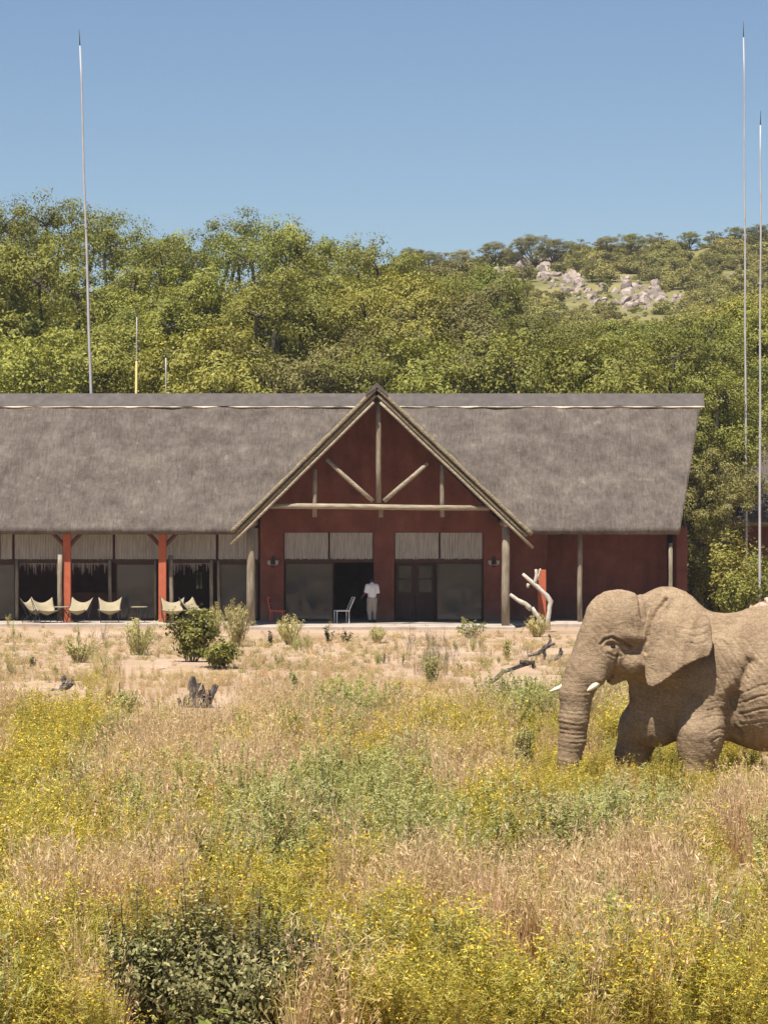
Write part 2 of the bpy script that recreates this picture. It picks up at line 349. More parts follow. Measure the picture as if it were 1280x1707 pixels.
def make_tree(seed, height, width, clear=.25, lobes=11, clumps=25, lpc=125, leaf=.14, thin=0.0):
    """returns (trunk mesh, crown mesh): a forked trunk whose limbs carry lobes, each lobe a cluster of leaf clumps"""
    rnd = random.Random(seed); rng = np.random.default_rng(seed)
    mb = MB(); h0 = height * clear; zlo = h0 * .9; L = []
    for i in range(lobes):
        rl = width * rnd.uniform(.13, .235); a = i * 2.39996 + rnd.uniform(-.5, .5)
        rad = 0.12 * width if i == 0 else (width * .5 - rl * .8) * math.sqrt(rnd.uniform(.1, 1))
        top = height - rl * .8 - (height - h0) * .42 * (rad / (width * .5)) ** 2
        zc = top if i < 3 else zlo + rl * .5 + (top - zlo - rl * .5) * rnd.uniform(.05, 1)
        L.append((Vector((math.cos(a) * rad, math.sin(a) * rad, zc)), rl))
    nst = rnd.choice((1, 2, 2)); forks = []
    for s_ in range(nst):
        lean = Vector((rnd.uniform(-.3, .3), rnd.uniform(-.3, .3), 1)); b0 = Vector((.25 * s_, .1 * s_, -.4)); top = b0 + lean * (h0 + .4)
        mb.tube([b0, b0 + lean * (h0 * .5) + Vector((rnd.uniform(-.15, .15), 0, 0)), top], [.022 * height, .018 * height, .015 * height], n=8, cap=False); forks.append(top)
    Vs = []; Fs = []; b = 0
    for i, (c, rl) in enumerate(L):
        f = min(forks, key=lambda q: (q - c).length); m1 = f.lerp(c, .45) + Vector((rnd.uniform(-.4, .4), rnd.uniform(-.4, .4), rnd.uniform(-.3, .5)))
        mb.tube([f - Vector((0, 0, rnd.uniform(0, h0 * .3))), f.lerp(m1, .5), m1, m1.lerp(c, .6) + Vector((rnd.uniform(-.2, .2), 0, .1)), c], [.014 * height, .012 * height, .010 * height, .007 * height, .004 * height], n=6, cap=False)
        cl = np.array(c[:]); m = int(clumps * (rl / (width * .18)) ** 1.6 * (1 - thin * (c.z > height * .72)))
        d = rng.normal(size=(m, 3)); d[:, 2] = d[:, 2] * .9 + .25; d /= np.linalg.norm(d, axis=1, keepdims=True)
        P = cl + d * (rl * rng.uniform(.45, 1.08, m))[:, None] * np.array((1.1, 1.1, .85))
        for k in range(m):
            if k % 4 == 0:
                e = Vector(P[k]); mb.tube([c, c.lerp(e, .5) + Vector((rnd.uniform(-.1, .1), rnd.uniform(-.1, .1), .08)), e], [.0032 * height, .002 * height, .0009 * height], n=4, cap=False)
            n = int(lpc * rng.uniform(.5, 1.35)); r = rl * rng.uniform(.24, .42)
            o = blob_points(n, rng, (r * 1.15, r * 1.15, r * .8), .4); pts = o + P[k]
            od = o / (np.linalg.norm(o, axis=1, keepdims=True) + 1e-6) * .75 + d[k] * .55
            V, F = leaf_quads(pts, n, leaf, leaf * .6, rng, up=.25, out=od)
            Vs.append(V); Fs.append(F + b); b += len(V)
    tm = bpy.data.meshes.new('trunk'); tm.from_pydata(mb.v, [], mb.f); tm.update()
    return tm, np_mesh('crown', np.concatenate(Vs), np.concatenate(Fs))

LEAFMATS = ['leafA', 'leafB', 'leafC']
TREES = []
for sd, (h, wd, cl, lb_, th) in enumerate([(14, 9.5, .2, 13, .0), (15, 9.0, .26, 11, .35), (11, 9.0, .16, 13, .0), (9, 8.0, .10, 12, .0), (16, 9.0, .28, 10, .45), (12, 7.5, .18, 11, .1)]):
    TREES.append((h, make_tree(100 + sd, h, wd, cl, lb_, thin=th)))
def tree_mesh(i, lm):
    h, (tm, cm) = TREES[i]
    if len(tm.materials) == 0: tm.materials.append(M['bark'])
    if len(cm.materials) == 0: cm.materials.append(M['leafA'])
    return h, tm, cm
def tree(px, Y, top, kind, lm, label, rz, name='tree', group=None, wide=1.0, base=None):
    """a tree whose top shows at row `top`, standing on the terrain at distance Y"""
    x = gx(px, Y); z0 = ground_z(x, Y) if base is None else base
    h, tm, cm = tree_mesh(kind, lm)
    s = (gz(top, Y) - z0) / h
    e = empty(name, (x, Y, z0), rz); e.scale = (s * wide, s * wide, s)
    link('trunk', tm, None, e); c = link('crown', cm, None, e); c.material_slots[0].link = 'OBJECT'; c.material_slots[0].material = M[lm]
    return tag(e, label, 'tree', group)
ORD = ['first', 'second', 'third', 'fourth', 'fifth', 'sixth', 'seventh', 'eighth', 'ninth', 'tenth', 'eleventh', 'twelfth', 'thirteenth', 'fourteenth', 'fifteenth']
rnd = random.Random(5)
back = [(-15, 330, 4, 'leafB'), (52, 318, 1, 'leafB'), (128, 338, 4, 'leafB'), (215, 352, 1, 'leafB'), (300, 392, 5, 'leafA'), (372, 350, 4, 'leafB'), (445, 352, 1, 'leafB'),
        (508, 378, 5, 'leafA'), (582, 384, 1, 'leafB'), (648, 408, 0, 'leafA'), (722, 420, 2, 'leafC'), (800, 438, 5, 'leafB')]
for i, (px, top, k, lm) in enumerate(back):
    tree(px, 168 + rnd.uniform(-7, 9), top, k, lm, f'tall skyline tree behind the lodge, {ORD[i]} from left in the back row', rnd.uniform(0, 6.28), group='back row of trees behind the lodge', wide=.92)
mid = [(-30, 425, 0, 'leafA'), (45, 402, 5, 'leafB'), (120, 425, 2, 'leafB'), (200, 432, 0, 'leafB'), (275, 455, 0, 'leafA'), (350, 430, 2, 'leafA'), (430, 432, 0, 'leafA'), (505, 445, 2, 'leafB'),
       (580, 442, 0, 'leafA'), (655, 452, 5, 'leafA'), (735, 470, 0, 'leafC'), (815, 488, 2, 'leafC'), (900, 512, 0, 'leafB'), (985, 522, 2, 'leafA'), (1065, 520, 0, 'leafB')]
for i, (px, top, k, lm) in enumerate(mid):
    tree(px, 150 + rnd.uniform(-3, 6), top, k, lm, f'leafy green tree behind the lodge, {ORD[i]} from left in the middle row', rnd.uniform(0, 6.28), group='middle row of trees behind the lodge')
front = [(15, 545, 3, 'leafA'), (100, 530, 2, 'leafA'), (175, 540, 3, 'leafA'), (262, 535, 2, 'leafA'), (345, 545, 3, 'leafA'), (425, 528, 2, 'leafA'), (520, 570, 3, 'leafC'), (605, 540, 2, 'leafB'),
         (690, 560, 3, 'leafA'), (770, 545, 2, 'leafC'), (855, 550, 3, 'leafB'), (935, 548, 2, 'leafB'), (1015, 560, 3, 'leafA'), (1090, 545, 2, 'leafB')]
for i, (px, top, k, lm) in enumerate(front):
    tree(px, 136 + rnd.uniform(-1.5, 2.5), top, k, lm, f'low bushy tree just behind the roof ridge, {ORD[i]} from left in the front row', rnd.uniform(0, 6.28), group='front row of trees behind the lodge')
right = [(1150, 142, 505, 0, 'leafB', 'dense tree rising behind the right end of the thatched roof'), (1232, 152, 488, 5, 'leafA', 'pale green tree behind the two aerial poles at the right edge'),
         (1305, 150, 470, 0, 'leafA', 'tall tree cut by the right edge of the picture'), (1178, 136.5, 600, 5, 'leafB', 'dark leafy tree right of the roof end, left of the aerial poles'),
         (1288, 146, 585, 2, 'leafB', 'green tree behind the right hand thatched cottage'), (1172, 133.5, 745, 3, 'leafC', 'shady low tree close beside the gable end of the lodge')]
for (px, Y, top, k, lm, lb) in right:
    tree(px, Y, top, k, lm, lb, rnd.uniform(0, 6.28))

# shrub_mesh(stems + leaves) in metres, base at the origin
def shrub_mesh(seed, h, rx, leaves, ln, wd, stems=14, up=.3, lean=.6, sprig=False, zmin=.08, mats=None):
    rnd = random.Random(seed); rng = np.random.default_rng(seed)
    mb = MB(); C_ = []; D_ = []
    for i in range(stems):
        a = rnd.uniform(0, 6.283); rr = rx * math.sqrt(rnd.random()) * lean
        p = Vector((math.cos(a) * rr * .25, math.sin(a) * rr * .25, -.05)); hh = h * rnd.uniform(.55, 1.0) * (1 - .35 * (rr / rx) ** 2)
        tip = Vector((math.cos(a) * rr * rnd.uniform(.9, 1.5), math.sin(a) * rr * rnd.uniform(.9, 1.5), hh))
        m_ = (p + tip) * .5 + Vector((rnd.uniform(-.1, .1) * rx, rnd.uniform(-.1, .1) * rx, .08 * h))
        pts = [p, (p + m_) * .5, m_, (m_ + tip) * .5, tip]
        mb.tube(pts, [.012 * h ** .5, .010 * h ** .5, .008, .006, .003], n=4, cap=False)
        nl = int(leaves / stems)
        t = rng.uniform(.12, 1.0, nl) ** .8; P = np.array([q[:] for q in pts]); k = np.clip((t * 4).astype(int), 0, 3); f = (t * 4 - k)[:, None]
        q = P[k] * (1 - f) + P[k + 1] * f
        if sprig: q = q + rng.normal(size=(nl, 3)) * np.array((.03, .03, .02)) * h
        else: q = q + blob_points(nl, rng, (rx * .34, rx * .34, h * .13), .1)
        C_.append(q); dv = np.tile(np.array((tip - p)[:]) / (tip - p).length, (nl, 1)) if sprig else None
        D_.append(dv)
    c = np.concatenate(C_); d = np.concatenate(D_) if sprig else None
    c[:, 2] = np.maximum(c[:, 2], zmin * h)
    od = c - np.array((0, 0, h * .35)); od = od / (np.linalg.norm(od * np.array((1, 1, .6)), axis=1, keepdims=True) + 1e-6)
    V, F = leaf_quads(c, len(c), ln, wd, rng, up=up, dirs=d, out=od, ow=.8)
    return mb, V, F
def shrub(name, label, px, py, hpx, wpx, seed, lm, leaves, ln, wd, sm=None, cat='shrub', group=None, Y=None, rz=0.0, lift=0.0, **kw):
    """a shrub thing (> stems, foliage) whose foot shows at (px,py) and which stands hpx pixels high, wpx wide"""
    Y = Y or gy(py); x = gx(px, Y); s = FPX / Y
    mb, V, F = shrub_mesh(seed, hpx / s, wpx / s * .5, leaves, ln, wd, **kw)
    e = empty(name, (x, Y, ground_z(x, Y) + lift), rz)
    mb.build('stems', M[sm or 'twig'], e); link('foliage', np_mesh('foliage', V, F), M[lm], e)
    return tag(e, label, cat, group)

# ------------------------------------------------------------------ the lodge
FL = .12                                    # terrace level
te = MB(); te.box(-19.6, 12.2, 117.2, 127.3, -.4, FL); te.box(gx(412, 115), gx(858, 115), 114.4, 117.2, -.4, FL)
tag(te.build('terrace', M['slab'], bevel=.02), kind='structure')

LB = (0.0, 119.0, FL)
lodge = tag(empty('lodge_building', LB), 'long thatched lodge with red walls and a tall pointed entrance gable', 'building')
def part(mb, name, mat, parent=lodge, smooth=False, bevel=0.0, org=LB):
    o = mb.build(name, mat, parent, smooth, bevel)
    if org is not None and parent.parent is None: o.matrix_parent_inverse = Matrix.Translation(Vector(org)).inverted()
    return o

def slab_sheet(P00, P10, P11, P01, nu, nv, th, amp=.03, ns=.7, edge=1, low=1):
    """a thick sheet: P00-P10 lower edge, P01-P11 upper edge, thickness downwards along the normal"""
    P00, P10, P11, P01 = map(Vector, (P00, P10, P11, P01))
    n = (P10 - P00).cross(P01 - P00).normalized()
    if n.z < 0: n = -n
    mb = MB(); top = []; bot = []
    for j in range(nv + 1):
        for i in range(nu + 1):
            u, v = i / nu, j / nv
            p = (P00 * (1 - u) + P10 * u) * (1 - v) + (P01 * (1 - u) + P11 * u) * v
            k = amp * (mnoise.noise(p * ns) + .5 * mnoise.noise(p * ns * 4))
            top.append(p + n * k); bot.append(p - n * (th + .4 * amp * mnoise.noise(p * ns * 3)))
    K = nu + 1; q = lambda i, j: j * K + i; B = len(top)
    fs = []; mt = []
    for j in range(nv):
        for i in range(nu):
            fs.append((q(i, j), q(i + 1, j), q(i + 1, j + 1), q(i, j + 1))); mt.append(0)
            fs.append((B + q(i, j), B + q(i, j + 1), B + q(i + 1, j + 1), B + q(i + 1, j))); mt.append(0)
    for i in range(nu):
        fs += [(q(i, 0), B + q(i, 0), B + q(i + 1, 0), q(i + 1, 0)), (q(i, nv), q(i + 1, nv), B + q(i + 1, nv), B + q(i, nv))]; mt += [low, 0]
    for j in range(nv):
        fs += [(q(0, j), q(0, j + 1), B + q(0, j + 1), B + q(0, j)), (q(nu, j), B + q(nu, j), B + q(nu, j + 1), q(nu, j + 1))]; mt += [edge, edge]
    mb.v = [tuple(v) for v in top + bot]; mb.f = fs; mb.m = mt
    return mb
TH = [M['thatch'], M['thatch_edge']]
YE, ZE, YR, ZR = 118.2, 3.74, 124.0, 9.16          # eave and ridge of the long roof
XL, XRE, XRR = -19.8, gx(1133, 118.2), gx(1170, 124.0)
VXL, VXR, VX = gx(384, 114.8) + .25, gx(889, 114.8) - .25, gx(628, 114.8)      # the valleys run from here up to the ridge
part(slab_sheet((XL, YE, ZE), (VXL, YE, ZE), (VX - .1, YR, ZR), (XL, YR, ZR), 110, 36, .24, .07, low=0), 'thatch_roof', TH, smooth=True)
part(slab_sheet((VXR, YE, ZE), (XRE, YE, ZE), (XRR, YR, ZR), (VX + .1, YR, ZR), 110, 36, .24, .07, low=0), 'thatch_roof', TH, smooth=True)
part(slab_sheet((XRE, 2 * YR - YE, ZE), (XL, 2 * YR - YE, ZE), (XL, YR + .002, ZR), (XRR, YR + .002, ZR), 60, 16, .26, .035), 'thatch_roof', TH, smooth=True)
# ridge capping with its pale mortar line
sl = (ZR - ZE) / (YR - YE); un = Vector((0, -sl, 1)).normalized()
cap = MB(); mor = MB(); rnd = random.Random(3)
nseg = 240; zc = ZR - .46
for i in range(nseg):
    x0 = XL + (XRR + .05 - XL) * i / nseg; x1 = XL + (XRR + .05 - XL) * (i + 1) / nseg
    zl = lambda x: zc + .025 * mnoise.noise(Vector((x * .9, 0, 0)))
    def on(x, z, o): return Vector((x, YR - (ZR - z) / sl, z)) + un * o
    a, b_ = zl(x0), zl(x1)
    v = [on(x0, a, .02), on(x1, b_, .02), on(x1, b_, .085), on(x0, a, .085), (x1, YR, ZR + .13), (x0, YR, ZR + .13)]
    v = [Vector(t) for t in v]
    v += [Vector((t.x, 2 * YR - t.y, t.z)) for t in v]
    cap.add(v, [(0, 1, 2, 3), (3, 2, 4, 5), (7, 6, 9, 8), (8, 9, 11, 10)] + ([(0, 3, 5, 11, 9, 6)] if i == 0 else []) + ([(1, 7, 8, 10, 4, 2)] if i == nseg - 1 else []))
    t0 = max(-.008, .022 + .05 * mnoise.noise(Vector((x0 * 1.3, 5, 0)))); t1 = max(-.008, .022 + .05 * mnoise.noise(Vector((x1 * 1.3, 5, 0))))
    w_ = [on(x0, a - t0, .0), on(x1, b_ - t1, .0), on(x1, b_ - t1, .06), on(x0, a - t0, .06), on(x1, b_ + .01, .075), on(x0, a + .01, .075)]
    mor.add(w_, [(0, 1, 2, 3), (3, 2, 4, 5)])
rc = part(cap, 'ridge_cap', M['ridge']); part(mor, 'mortar_line', M['mortar'], rc)

# entrance gable
GY0, GX, GAP = 114.8, gx(628, 114.8), 9.30
GXL, GZL = gx(384, 114.8), gz(884, 114.8); GXR, GZR = gx(889, 114.8), gz(889, 114.8)
part(slab_sheet((GXL, 118.9, GZL), (GXL, GY0, GZL), (GX, GY0, GAP), (GX, 124.3, GAP), 30, 44, .15, .035, 1.6), 'gable_thatch', TH, smooth=True)
part(slab_sheet((GXR, GY0, GZR), (GXR, 118.9, GZR), (GX, 124.3, GAP + .002), (GX, GY0, GAP + .002), 30, 44, .15, .035, 1.6), 'gable_thatch', TH, smooth=True)
nL = Vector((-.70, 0, .72)).normalized(); nR = Vector((.70, 0, .72)).normalized()
for nn, (ex, ez) in ((nL, (GXL, GZL)), (nR, (GXR, GZR))):          # the lower layer of reed under each slope, set back a little
    o = nn * -.18; a = Vector((ex, GY0 + .07, ez)) + o; b_ = Vector((GX, GY0 + .07, GAP)) + Vector((0, 0, -.25))
    a2 = Vector((ex, 118.8, ez)) + o; b2 = Vector((GX, 123.5, GAP - .25)); kx = Vector((.06 if ex < GX else -.06, 0, .06)); a += kx; a2 += kx
    part(slab_sheet(*((a2, a, b_, b2) if ex < GX else (a, a2, b2, b_)), 30, 20, .13, .03, 1.6), 'reed_layer', TH, smooth=True)
cp = MB()
for sgn in (-1, 1):
    v = []
    for y in (GY0 - .03, 124.2):
        v += [(GX, y, GAP + .10), (GX + sgn * .42, y, GAP - .42 * .974 + .08), (GX + sgn * .42, y, GAP - .42 * .974 - .02), (GX, y, GAP - .1)]
    cp.add(v, [(0, 1, 5, 4), (1, 2, 6, 5), (0, 3, 2, 1)])
part(cp, 'gable_ridge_cap', M['ridge'])
def roofz(x): return GAP - abs(x - GX) * (GAP - GZL) / (GX - GXL)
for sgn in (-1, 1):
    ex, ez = (GXL, GZL) if sgn < 0 else (GXR, GZR)
    for k, (dz, r, dy) in enumerate(((-.56, .055, .10),)):
        pts = []
        for t in np.linspace(0.02, 1, 9):
            pts.append((GX + (ex - GX) * t + sgn * -.05 * (k == 1), GY0 + dy, GAP + (ez - GAP) * t + dz + .02 * mnoise.noise(Vector((t * 5, sgn, k)))))
        mb = MB().tube(pts, r, n=9); part(mb, 'barge_pole', M['timberx'], smooth=True)
TY = 115.35                                     # truss plane, half a metre behind the verge
def pole(px0, py0, px1, py1, Y, r, mat='timber', name='truss_pole', n=9, parent=lodge):
    a = Vector((gx(px0, Y), Y, gz(py0, Y))); b = Vector((gx(px1, Y), Y, gz(py1, Y)))
    rr = random.Random(int(px0 * 7 + py0)); pts = [a.lerp(b, t) + Vector((rr.uniform(-.015, .015), 0, rr.uniform(-.015, .015))) for t in (0, .33, .67, 1)]
    return part(MB().tube(pts, [r * 1.05, r, r * .98, r * .92], n=n, wob=.04, rnd=rr), name, M[mat], parent, smooth=True)
pole(449, 843, 816, 847, TY - .16, .105, 'timberx', 'tie_beam')
pole(631, 838, 631, 668, TY, .10, name='king_post'); pole(622, 836, 545, 766, TY - .03, .085, 'timberx', 'strut'); pole(640, 836, 713, 772, TY - .03, .085, 'timberx', 'strut')
pole(525, 862, 525, 782, TY + .03, .085, name='queen_post'); pole(737, 862, 737, 774, TY + .03, .085, name='queen_post')
pole(635, 862, 635, 842, TY + .2, .085, name='purlin_end')
for px in (418, 843):
    pole(px, 1044, px, 868, TY, .155, name='porch_post', n=12)
    x = gx(px, TY); mb = MB().tube([(x, GY0 + .25, gz(873, TY)), (x, 119.3, gz(873, TY))], .13, n=9); part(mb, 'wall_plate', M['timberx'], smooth=True)

# gable wall, its two glazed openings
WY = 119.4
zt, zb = gz(887, WY), FL
xw = lambda p: gx(p, WY)
wl = MB()
for a, b_ in ((434, 473), (623, 657), (806, 840)): wl.box(xw(a), xw(b_), WY, WY + .26, zb, zt)
poly = [(xw(434), zt), (xw(840), zt), (xw(840), roofz(xw(840)) - .42), (GX, GAP - .45), (xw(434), roofz(xw(434)) - .42)]
v = [(x, WY, z) for x, z in poly] + [(x, WY + .26, z) for x, z in poly]
wl.add(v, [(0, 1, 2, 3, 4), (9, 8, 7, 6, 5)] + [((i + 1) % 5, i, i + 5, (i + 1) % 5 + 5) for i in range(5)])
gw = part(wl, 'gable_wall', M['redwall'])
for px in (455, 823):                           # wall lamps: bracket with two small shades
    x, z = xw(px), gz(937, WY); b_ = MB().box(x - .05, x + .05, WY - .05, WY, z - .22, z + .22)
    lm = part(b_, 'wall_lamp', M['blackmetal'], bevel=.01)
    for s_ in (-1, 1):
        q = MB().tube([(x + s_ * .16, WY - .12, z - .09), (x + s_ * .16, WY - .12, z + .07)], [.05, .08], n=10); q.tube([(x, WY - .04, z - .12), (x + s_ * .16, WY - .12, z - .1)], .015, n=5)
        part(q, 'lamp_shade', M['blind'], lm, smooth=True)

def frame_rect(mb, x0, x1, z0, z1, y, t, d):
    mb.box(x0, x1, y, y + d, z0, z0 + t); mb.box(x0, x1, y, y + d, z1 - t, z1)
    mb.box(x0, x0 + t, y, y + d, z0 + t, z1 - t); mb.box(x1 - t, x1, y, y + d, z0 + t, z1 - t)
def transom(p0, p1, y, ztop, zbot):
    """a fixed light over the doors: frame > pane, pleated blind"""
    x0, x1 = gx(p0, y), gx(p1, y); m = MB(); frame_rect(m, x0, x1, zbot, ztop, y, .045, .07)
    f = part(m, 'transom_window', M['frame'])
    part(MB().box(x0 + .045, x1 - .045, y + .028, y + .036, zbot + .045, ztop - .045), 'pane', M['glass'], f)
    m = MB(); n = int((x1 - x0) / .055); vs = []; fs = []; rr = random.Random(int(p0 * 3 + 7))
    for i in range(n + 1):
        xx = x0 + .03 + (x1 - x0 - .06) * i / n; yy = y - .035 + (.03 if i % 2 else 0) + rr.uniform(-.006, .006); lo = zbot - .05 + rr.uniform(0, .05)
        vs += [(xx, yy, lo), (xx, yy, ztop - .02)]
    for i in range(n): fs.append((2 * i, 2 * i + 2, 2 * i + 3, 2 * i + 1))
    m.add(vs, fs); part(m, 'blind', M['blind'], f)
def glazed_door(p0, p1, y, z1, name='glass_door', mid=True):
    x0, x1 = gx(p0, y), gx(p1, y); m = MB(); frame_rect(m, x0, x1, FL + .01, z1, y, .06, .05)
    f = part(m, name, M['darkwood'])
    part(MB().box(x0 + .06, x1 - .06, y + .02, y + .03, FL + .07, z1 - .06), 'pane', M['glass'], f)
    return f
GYo = WY + .10
zbeam = gz(931, GYo)
for p0, p1 in ((473.5, 548), (549, 622.5), (657.5, 732), (733, 805.5)): transom(p0, p1, GYo, zt - .005, zbeam)
for p0, p1 in ((473.5, 622.5), (657.5, 805.5)):
    part(MB().box(gx(p0, GYo), gx(p1, GYo), GYo - .02, GYo + .12, zbeam - .16, zbeam - .004), 'door_head', M['darkwood'])
glazed_door(474.5, 556, GYo + .02, zbeam - .17); glazed_door(727, 804.5, GYo + .02, zbeam - .17)
# timber double door with glazed lights in the right opening
x0, x1 = gx(658.5, GYo), gx(726, GYo)
for k in range(2):
    a = x0 + (x1 - x0) * k / 2 + .01; b_ = x0 + (x1 - x0) * (k + 1) / 2 - .01; y = GYo + .55
    z0, z1 = FL + .01, zbeam - .17; m = MB(); m.box(a, b_, y, y + .05, z0, 1.25); m.box(a, a + .14, y, y + .05, 1.25, z1); m.box(b_ - .14, b_, y, y + .05, 1.25, z1); m.box(a + .14, b_ - .14, y, y + .05, z1 - .14, z1)
    m.box(a + .14, b_ - .14, y, y + .05, 1.75, 1.80)
    d = part(m, 'door', M['darkwood']); part(MB().box(a + .14, b_ - .14, y + .02, y + .03, 1.25, z1 - .14), 'pane', M['glass'], d)
    part(MB().box((b_ if k == 0 else a) - .05 + .0 * k, (b_ if k == 0 else a) + .05, y - .05, y - .004, 1.05, 1.1), 'handle', M['blackmetal'], d)

# glazed front left of the gable
FY = 120.15
zt2, zb2 = gz(884, FY) + .1, gz(932, FY)
for p0, p1 in ((-80, -2), (0, 21.5), (23.5, 106), (108, 189), (191, 274), (276, 361), (363, 432)): transom(p0, p1, FY, zt2, zb2)
part(MB().box(gx(-90, FY), gx(434, FY), FY - .03, FY + .13, zb2 - .16, zb2 - .004), 'door_head', M['darkwood'])
for p0, p1 in ((-75, 26), (193, 260), (365, 430)): glazed_door(p0, p1, FY + .02, zb2 - .17)
for px, r in ((28, .07), (183, .07), (259, .05), (352, .075), (364, .06)):
    pole(px, 1034, px, 934, FY - .12, r, name='door_post')
# posts carrying the eave: orange red paint with timber brackets, a grey pole beside two of them
PY = 118.9
def eave_post(px, grey):
    x = gx(px, PY); m = MB().box(x - .15, x + .15, PY - .15, PY + .15, FL, ZE - .05)
    p = part(m, 'eave_post', M['orange'], bevel=.015)
    for s_ in (-1, 1):
        q = MB().tube([(x + s_ * .1, PY, ZE - .62), (x + s_ * .62, PY, ZE - .06)], .09, n=6); part(q, 'bracket', M['frame'], p)
    if grey: pole(grey, 1036, grey, 925, PY - .27 if grey < px else PY + .2, .10, name='grey_pole')
for px, g in ((112, 100), (271, 285), (-55, None)): eave_post(px, g)
x = gx(903, 118.7); part(MB().box(x - .16, x + .16, 118.55, 118.87, FL, gz(950, 118.7)), 'sunlit_post_part', M['orange'], bevel=.015)  # post cut at its shade line: only the sunlit lower part is built
rr = random.Random(8)
for p0, p1 in ((32, 94), (119, 181), (288, 350)):                     # ragged reed fringe hanging in the open bays
    m = MB(); n = int((p1 - p0) / 1.6)
    for i in range(n):
        xa = gx(p0 + (p1 - p0) * i / n, FY); wd = rr.uniform(.015, .035); ln = rr.choice((.08, .12, .2, .3, .42)) * rr.uniform(.7, 1.2); yq = FY + .16 + rr.uniform(0, .05)
        m.add([(xa, yq, zb2 - .15), (xa + wd, yq, zb2 - .15), (xa + wd * .7, yq + .01, zb2 - .15 - ln), (xa + wd * .3, yq + .01, zb2 - .15 - ln)], [(0, 1, 2, 3)])
    part(m, 'reed_fringe', M['blind'])
part(MB().tube([(XL + .2, PY, ZE - .08), (gx(388, PY), PY, ZE - .08)], .09, n=8), 'eave_beam', M['darkwood'], smooth=True)
part(MB().tube([(gx(885, PY), PY, ZE - .08), (XRE - .05, PY, ZE - .08)], .09, n=8), 'eave_beam', M['darkwood'], smooth=True)
# right wing: a shallow wall, a deep recess, poles, and the end wall
RY = 120.3
part(MB().box(gx(840, RY), gx(912, RY), RY, RY + .25, FL, 3.9), 'wing_wall', M['redwall'])
part(MB().box(gx(912, RY), gx(1118, RY), RY + 1.6, RY + 1.85, FL, 3.9), 'recess_wall', M['redwall'])
part(MB().box(gx(912, RY) - .25, gx(912, RY), RY + .25, RY + 1.6, FL, 3.9), 'recess_side', M['redwall'])
part(MB().box(gx(1127.5, 120.3), gx(1145.5, 120.3), 120.3, 129.0, FL - .3, ZE + .1), 'end_wall', M['redwall'], bevel=.02)
pole(966, 1036, 966, 890, 118.9, .10, name='grey_pole'); pole(1118, 1036, 1118, 905, 118.55, .085, name='grey_pole')
sh = MB().box(gx(985, 121), gx(1030, 121), 121.0, 121.5, .8, .86); sh.box(gx(986, 121), gx(989, 121), 121.05, 121.4, FL, .8); sh.box(gx(1026, 121), gx(1029, 121), 121.05, 121.4, FL, .8)
tag(sh.build('bench_table', M['darkwood']), 'low dark table in the shaded recess behind the elephant', 'table')
# room behind: ceiling, back wall with one window, left end
x0, x1, z0, z1 = gx(325, 127), gx(339, 127), gz(984, 127), gz(952, 127)
bw = MB(); bw.box(XL + .2, x0, 127, 127.2, FL, 4.2); bw.box(x1, gx(1127, 118.4), 127, 127.2, FL, 4.2); bw.box(x0, x1, 127, 127.2, FL, z0); bw.box(x0, x1, 127, 127.2, z1, 4.2)
part(bw, 'back_wall', M['inside'])
m = MB(); frame_rect(m, x0, x1, z0, z1, 126.95, .05, .08); m.box((x0 + x1) / 2 - .02, (x0 + x1) / 2 + .02, 126.95, 127.03, z0 + .05, z1 - .05); wf = part(m, 'back_window', M['frame'])
part(MB().box(XL + .2, gx(1127, 118.4), 120.4, 127.2, 4.2, 4.25), 'ceiling', M['inside'])
part(MB().box(XL + .2, XL + .4, 120.2, 127, FL, 4.2), 'end_partition', M['inside'])
part(MB().box(gx(434, 120), gx(437, 120), 119.66, 127, FL, 4.2), 'partition', M['inside'])
part(MB().box(gx(841, 120), gx(844, 120), 119.66, 127, FL, 4.2), 'partition', M['inside'])
part(MB().box(gx(100, 122.6), gx(205, 122.6), 122.6, 122.8, FL, 1.15), 'bar_counter', M['redwall'])

# ------------------------------------------------------------------ second thatched cottage at the right edge
LC = (19.3, 139.0, 0.3); DX = -1.0
cot = tag(empty('cottage', LC), 'smaller thatched cottage with dark red walls half hidden by trees at the right edge', 'building')
part(slab_sheet((15.90, 137, 3.9), (26, 137, 3.9), (25, 141.4, 8.1), (16.90, 141.4, 8.1), 40, 20, .25, .04), 'thatch_roof', TH, cot, smooth=True, org=LC)
part(slab_sheet((26, 145.8, 3.9), (15.90, 145.8, 3.9), (16.90, 141.402, 8.1), (25, 141.402, 8.1), 40, 20, .25, .04), 'thatch_roof', TH, cot, smooth=True, org=LC)
m = MB().box(16.40, 25.60, 138, 138.25, -.5, 4.2); m.box(16.40, 16.65, 138.25, 144.8, -.5, 4.2); m.box(25.35, 25.60, 138.25, 144.8, -.5, 4.2); m.box(16.65, 25.35, 144.55, 144.8, -.5, 4.2)
poly = [(138.1, 4.2), (144.7, 4.2), (141.4, 7.6)]
for x in (16.70, 25.10): m.add([(x, y, z) for y, z in poly] + [(x + .2, y, z) for y, z in poly], [(0, 1, 2), (5, 4, 3), (0, 3, 4, 1), (1, 4, 5, 2), (2, 5, 3, 0)])
cw = part(m, 'wall', M['redwall'], cot, org=LC)
part(MB().box(17.90, 19.10, 137.96, 137.996, 1.1, 2.6), 'window', M['glass'], cot, org=LC)
part(MB().box(20.60, 21.70, 137.95, 137.996, -.2, 2.3), 'door', M['darkwood'], cot, org=LC)
part(MB().box(16.80, 25.10, 141.1, 141.7, 8.06, 8.3), 'ridge_cap', M['ridge'], cot, org=LC, bevel=.05)

